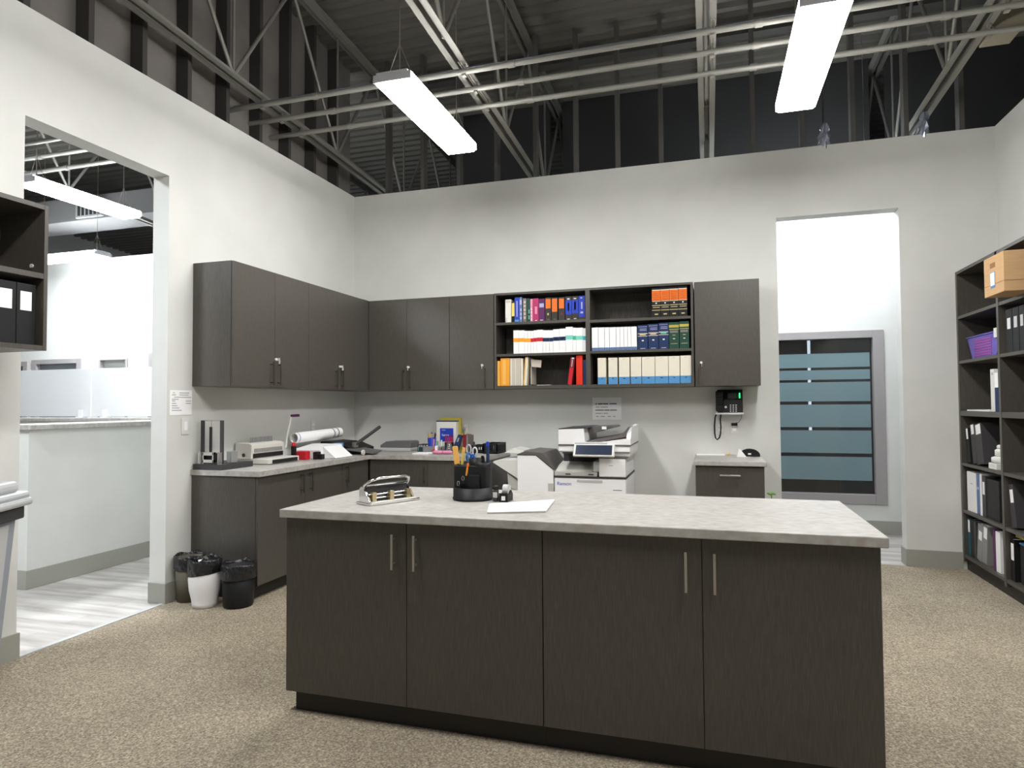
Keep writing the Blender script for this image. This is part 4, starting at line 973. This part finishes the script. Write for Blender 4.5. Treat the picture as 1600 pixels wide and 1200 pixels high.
MB().cyl((.10,-1.889,Z0+.075),(.10,-1.884,Z0+.075),.015,seg=12).build('knob', 'dgrey', t)
m = MB(); m.tube([(.19,-1.462,Z0+.11),(.20,-1.462,Z0+.20),(.245,-1.462,Z0+.39)], .0085); m.build('lever', 'offw', t)
m = MB().cyl((.243,-1.462,Z0+.385),(.32,-1.462,Z0+.388),.012,seg=12); m.build('lever_grip', 'purple', t)
t = thing('stapler', 'red and black desk stapler beside the comb binding machine', 'stapler', (.30, -1.34, Z0))
B(.25, .345, -1.40, -1.33, Z0, Z0+.075, c=.006).build('body', 'red', t); MB().box(.21, .245, -1.42, -1.385, Z0+.0, Z0+.12, .005).build('column', 'black', t); MB().ball((.228,-1.402,Z0+.13), .022).build('knob', 'red', t)
tag(MB().box(.37, .415, -1.33, -1.27, Z0, Z0+.065, .005).box(.415, .455, -1.325, -1.275, Z0, Z0+.045, .004).build('tape_dispenser', 'black'), 'small black stepped dispenser beside the red stapler', 'dispenser')
# white ring binder lying open like a wedge
m = MB(); m.prism([(-1.26,Z0),(-.90,Z0),(-.90,Z0+.112),(-.93,Z0+.115),(-1.26,Z0+.075)], 'x', .10, .40)
m.v = [(a+.0, b_, c) for a, b_, c in m.v]
t = thing('ring_binder', 'white ring binder lying as a wedge below the roll of plans', 'binder', (.25, -1.0, Z0)); m.build('cover', 'white', t)
m = MB(); m.prism([(.40,Z0+.0),(.405,Z0),(.53,Z0+.004),(.40,Z0+.105)], 'y', -1.22, -.93); m.build('page_block', 'paper', t)
# roll of plans
a, b_ = Vector((.10,-1.22,Z0+.178)), Vector((.16,-.56,Z0+.205)); d = (b_-a).normalized()
t = thing('plan_roll', 'long white roll of plans with bands resting on the white binder', 'roll', tuple(a))
m = MB().cyl(a, b_, .047, seg=28, caps=False).cyl(a, b_, .040, seg=28, caps=False); u = d.orthogonal().normalized(); v2 = d.cross(u)
for p in (a, b_):
    ring_v = [p+(u*math.cos(2*PI*i/28)+v2*math.sin(2*PI*i/28))*r for r in (.047,.040) for i in range(28)]
    m.add(ring_v, [(i, (i+1) % 28, 28+(i+1) % 28, 28+i) for i in range(28)])
m.cyl(a+d*.3, a+d*.301, .040, seg=28)
m.build('paper_tube', 'paper', t)
for s, mt in ((.045,'lilac'),(.80,'dgrey'),(.90,'dgrey')): MB().cyl(a+d*(s*.663-.006), a+d*(s*.663+.006), .0485, seg=28, caps=False).build('band', mt, t)
tag(B(.28, .345, -.88, -.78, Z0, Z0+.115, c=.006).build('label_box', 'sky'), 'small blue box between the white binder and the black trimmer', 'box')
tag(MB().cyl((.575,-.835,Z0+.028), (.590,-.835,Z0+.028), .026, seg=20).build('tape_roll', 'cyl'), 'small beige tape roll standing at the front of the left counter', 'tape')
# guillotine trimmer in the corner
t = thing('paper_trimmer', 'black guillotine paper trimmer with a raised arm in the counter corner', 'trimmer', (.35, -.45, Z0))
m = MB(); m.prism([(.05,Z0),(.40,Z0),(.40,Z0+.05),(.25,Z0+.105),(.05,Z0+.12)], 'y', -.72, -.30); m.build('board', 'black', t)
m = MB(); m.tube([(.36,-.60,Z0+.085),(.40,-.47,Z0+.15),(.47,-.30,Z0+.25)], .017); m.build('arm', 'dgrey', t)
m = MB().box(.345, .375, -.64, -.56, Z0+.05, Z0+.11, .004); m.build('hinge', 'nickel', t)
m = MB(); m.prism([(.36,-.80),(.66,-.76),(.60,-.50),(.36,-.46)], 'z', Z0+.046, Z0+.056); m.rot(0, .12, 'Y', (.36,-.6,Z0+.05)); m.build('flap', 'flap', t)
t = thing('laminator', 'low grey laminator on the back counter beside the trimmer', 'laminator', (.62, -.16, Z0))
B(.45, .80, -.27, -.05, Z0, Z0+.035, c=.008).build('base', 'lgrey', t)
m = MB(); m.prism([(.455,Z0+.035),(.795,Z0+.035),(.795,Z0+.09),(.775,Z0+.105),(.52,Z0+.098),(.455,Z0+.06)], 'y', -.26, -.06); m.build('cover', 'flap', t)

# ------------------------------------------------------------------ on the back counter
t = thing('wire_tray', 'small dark teal wire tray beside the grey laminator', 'tray', (.955, -.2, Z0))
m = MB()
for z in (Z0+.004, Z0+.07): m.tube([(.875,-.26,z),(.965,-.26,z),(.965,-.14,z),(.875,-.14,z),(.875,-.26,z)], .004)
for x in (.875,.905,.935,.965):
    for y in (-.26,-.14): m.cyl((x,y,Z0),(x,y,Z0+.07),.003,seg=6)
m.build('wire_frame', 'dgrey', t); B(.88, .96, -.25, -.15, Z0+.004, Z0+.045).build('contents', 'teal', t)
t = thing('supply_caddy', 'grey open supply caddy in front of the envelope box', 'caddy', (1.09, -.36, Z0))
m = MB(); m.box(1.0, 1.20, -.42, -.30, Z0, Z0+.006)
for q in ((1.0,1.20,-.42,-.415),(1.0,1.20,-.305,-.30),(1.0,1.005,-.42,-.30),(1.195,1.20,-.42,-.30),(1.098,1.102,-.42,-.30)): m.box(*q, Z0, Z0+.06)
m.build('tray', 'mgrey', t)
# pen cup
t = thing('pen_cup', 'blue pen cup crowded with orange and dark pens, left of the envelope box', 'cup', (1.02, -.24, Z0)); MB().lathe([(.035,Z0),(.042,Z0+.14),(.039,Z0+.14),(.033,Z0+.01),(0,Z0+.01)], 1.02, -.24, seg=20).build('cup', 'blue', t)
GP = 'pens in the blue cup'
for k, (dx, dy, mt, lab, h) in enumerate(((-.02,0,'oryel','orange pen at the left of the blue cup',.185),(-.005,.014,'black','black pen in the blue cup',.195),(.004,-.014,'yellow','yellow pen in the blue cup',.18),(.018,.008,'dred','dark red pen in the blue cup',.19),(.026,-.006,'navy','navy pen at the right of the blue cup',.18))):
    p = Vector((1.02+dx*.6, -.24+dy, Z0+.012)); e = Vector((1.02+dx*1.8, -.24+dy*1.5, Z0+h)); tag(MB().cyl(p, e, .0055, seg=8).build('pen', mt), lab, 'pen', GP)
tag(MB().cyl((1.075,-.33,Z0+.007), (1.082,-.325,Z0+.13), .008, seg=10).build('marker', 'pink'), 'pink and white marker standing in the grey caddy', 'marker')
for k in range(3): tag(MB().cyl((1.12+.02*k,-.345,Z0+.007), (1.125+.022*k,-.34,Z0+.115+.005*k), .007, seg=10).build('glue_stick', ('mgreen','lgrey','offw')[k]), ('green','grey','off white')[k]+' stick standing in the grey caddy', 'stick', 'sticks in the grey caddy')
# envelope box and folder
t = thing('envelope_box', 'white envelope box with a blue label leaning on the yellow folder', 'box', (1.18, -.2, Z0))
x0 = at('y', -.22, 682, 680).x; x1 = at('y', -.22, 713, 680).x
B(x0, x1, -.22, -.16, Z0, 1.222, c=.002).build('carton', 'offw', t)
B(x0-.002, x1+.002, -.222, -.158, 1.222, 1.232).build('lid_edge', 'navy', t)
a, b_ = at('y', -.22, 687.5, 669), at('y', -.22, 708.5, 690)
B(a.x, b_.x, -.2215, -.2195, b_.z, a.z).build('label', 'blue', t)
write('Samsa', .032, 'paper', t, 'print', (a.x+.02, -.222, (a.z+b_.z)/2-.012), (PI/2,0,0)); MB().box(a.x+.02, a.x+.06, -.2225, -.221, a.z-.022, a.z-.016).build('small_print', 'lilac', t)
tag(B(x0+.012, x1+.022, -.155, -.118, Z0, 1.262, c=.002).build('folder', 'olive'), 'tall olive yellow folder behind the envelope box', 'folder')
# red pens
for k in range(5):
    x = 1.205+.014*k; tag(MB().use('red').cyl((x,-.30+.006*(k % 2),Z0), (x+.004*(k-2),-.298,Z0+.165-.006*abs(k-2)), .0055, seg=8).use('dred').cyl((x+.004*(k-2),-.298,Z0+.150),(x+.0045*(k-2),-.298,Z0+.17),.006,seg=8).build('pen'), '%s of five red pens standing before the envelope box' % ORD[k], 'pen', 'red pens')
t = thing('glass_jar', 'clear low pen jar holding the red pens', 'jar', (1.235,-.30,Z0)); MB().lathe([(.045,Z0-.0),(.046,Z0+.1),(.0445,Z0+.1),(.0435,Z0+.002),(0,Z0+.002)], 1.233, -.298, seg=24).build('jar', 'glass', t)
t = thing('stapler', 'small red and white stapler in front of the red pens', 'stapler', (1.16,-.46,Z0)); B(1.13, 1.175, -.47, -.44, Z0, Z0+.045, c=.004).build('body', 'red', t); B(1.155, 1.178, -.475, -.445, Z0+.03, Z0+.075, c=.004).build('top', 'paper', t)
t = thing('stapler', 'navy and silver stapler standing on end near the maroon book', 'stapler', (1.31,-.36,Z0))
m = MB(); m.prism([(1.28,Z0),(1.35,Z0),(1.40,Z0+.17),(1.36,Z0+.18)], 'y', -.38, -.345); m.build('body', 'navy', t); m = MB(); m.prism([(1.345,Z0+.11),(1.36,Z0+.11),(1.375,Z0+.15),(1.36,Z0+.15)], 'y', -.383, -.379); m.build('plate', 'chrome', t)
for k, (x, mt, lab) in enumerate(((1.372,'oryel','orange handled tool at the top of the dark bundle'),(1.392,'yellow','yellow handled tool at the top of the dark bundle'))): tag(MB().cyl((x+.02,-.30,Z0), (x+.012*k,-.30,Z0+.19), .006, seg=8).build('screwdriver', mt), lab, 'tool')
tag(B(1.395, 1.425, -.345, -.18, Z0, Z0+.178, c=.002).build('book', 'dred'), 'slim maroon book standing on the back counter', 'book')
tag(B(1.427, 1.448, -.34, -.18, Z0, Z0+.172, c=.002).build('book', 'taupe'), 'slim taupe book standing behind the maroon one', 'book')
m = MB()
for k in range(2): m.lathe([(.0,Z0+.003),(.045,Z0+.003),(.055,Z0+.02),(.04,Z0+.032),(.0,Z0+.03)], 1.20+.095*k, -.50, seg=18, sy=.7)
tag(m.build('bubble_pouch', 'pink'), 'puffy pink pouch lying flat before the red pens', 'pouch')
tag(B(.985, 1.15, -.62, -.45, Z0, Z0+.012, c=.001).build('paper_stack', 'paper'), 'small stack of white paper at the front of the back counter', 'paper')
tag(MB().tube([(1.33,-.10,Z0),(1.27,-.06,1.06),(1.28,-.03,1.13),(1.295,-.012,1.14)], .006).build('power_cord', 'mgrey'), 'grey cord curving up to the outlet on the back wall', 'cord')
def wbasket(lab, x0, x1, y0, y1, h):
    t = thing('wire_basket', lab, 'basket', ((x0+x1)/2,(y0+y1)/2,Z0), group='black slotted desk trays'); m = MB(); s = .008
    m.box(x0, x1, y0, y1, Z0, Z0+s)
    m.build('floor_plate', 'black', t)
    for q in ((x0,x1,y0,y0+s),(x0,x1,y1-s,y1),(x0,x0+s,y0,y1),(x1-s,x1,y0,y1)):
        m = MB(); a0, a1, b0, b1 = q; m.box(a0, a1, b0, b1, Z0, Z0+.02); m.box(a0, a1, b0, b1, Z0+h-.016, Z0+h)
        hz = (a1-a0) > (b1-b0); L = (a1-a0) if hz else (b1-b0); n = max(3, int(L/.02))
        for i in range(n+1):
            c = i*(L-.008)/n
            if hz: m.box(a0+c, a0+c+.008, b0, b1, Z0+.02, Z0+h-.016)
            else: m.box(a0, a1, b0+c, b0+c+.008, Z0+.02, Z0+h-.016)
        m.build('slotted_side', 'black', t)
wbasket('low black slotted tray behind the organizer on the back counter', 1.475, 1.615, -.33, -.13, .075)
wbasket('taller black slotted tray at the free end of the back counter', 1.62, 1.765, -.40, -.12, .098)

# ------------------------------------------------------------------ waste bins
def wbob(a): return lambda t_, k: (a*(.5*math.sin(7*t_+k)+.5*math.sin(11*t_+2.3*k)), .008*math.sin(5*t_+k*1.7) if k in (2,3,4) else 0)
def bin_(name, lab, cx, cy, prof, mat, rz, h, drop, tilt=0., sx=1., sy=1.):
    t = thing(name, lab, 'waste bin', (cx, cy, 0), group='waste bins by the base cabinet')
    prof = prof[:-1]+[(prof[-1][0]-.001, prof[-1][1]-.012), (prof[-1][0]-.005, prof[-1][1]-.012), (prof[1][0]-.004, .02), (0, .02)]
    MB().lathe(prof, cx, cy, seg=32, sx=sx, sy=sy).build('body', mat, t)
    r = rz; m = MB()
    m.lathe([(r*.80,h-.20),(r*.92,h-.05),(r*.98,h-.004),(r*1.01,h+.008),(r*1.04,h-.004),(r*1.05,h-drop*.5),(r*1.03,h-drop)], cx, cy, seg=44, sx=sx, sy=sy, wob=wbob(.018))
    if tilt:
        for i in range(len(m.v)):
            x, y, z = m.v[i]; m.v[i] = (x, y, z+tilt*(x-cx)*(1 if z < h-.02 else .25))
    m.build('bin_liner', 'bag', t)
    MB().lathe([(r*.80,h-.2),(0,h-.22)], cx, cy, seg=24, sx=sx, sy=sy).build('liner_bottom', 'bag', t)
bin_('waste_bin', 'grey brown waste bin with a black liner, against the wall end', .100, -2.448, [(.0,.002),(.080,.002),(.098,.32)], 'binbrown', .100, .32, .085)
bin_('waste_bin', 'white waist shaped waste bin with a black liner, middle of three', .310, -2.530, [(0,.002),(.082,.002),(.084,.03),(.088,.06),(.102,.12),(.108,.19),(.105,.25),(.108,.315)], 'white', .106, .325, .10, tilt=.14)
bin_('waste_bin', 'black waste bin with a black liner, nearest the base cabinet front', .530, -2.458, [(0,.002),(.096,.002),(.10,.012),(.111,.285)], 'black', .113, .29, .095)
# large bin at the picture edge
t = thing('rolling_bin', 'tall blue grey bin with a pale stepped lid below the near wall shelf', 'bin', (.2715, -4.04, 0), math.radians(-63.2), None)
def tap(x, y, z0, x1, y1, z1):
    return ([(-x,-y,z0),(x,-y,z0),(x,y,z0),(-x,y,z0),(-x1,-y1,z1),(x1,-y1,z1),(x1,y1,z1),(-x1,y1,z1)], [(0,3,2,1),(4,5,6,7),(0,1,5,4),(1,2,6,5),(2,3,7,6),(3,0,4,7)])
m = MB().add(*tap(.12,.07,.0,.19,.115,.88)); m.build('body', 'bingrey', t, world=False)
MB().box(-.215, .215, -.14, .14, .82, .885, .008).build('rim_recess', 'dgrey', t, world=False)
MB().box(-.250, .250, -.165, .165, .885, .925, .015).build('lid_rim', 'binlid', t, world=False)
MB().box(-.240, .240, -.155, .155, .922, .958, .015).build('lid_step', 'binlid', t, world=False)
MB().box(-.205, .205, -.12, .12, .955, 1.012, .02).build('lid_top', 'binlid', t, world=False)
m = MB(); m.add(*tap(.09,.001,.25,.13,.001,.80)); m.v = [(a, b_+.070+(c)*.0513, c) for a, b_, c in m.v]; m.build('front_panel', 'lgrey', t, world=False)
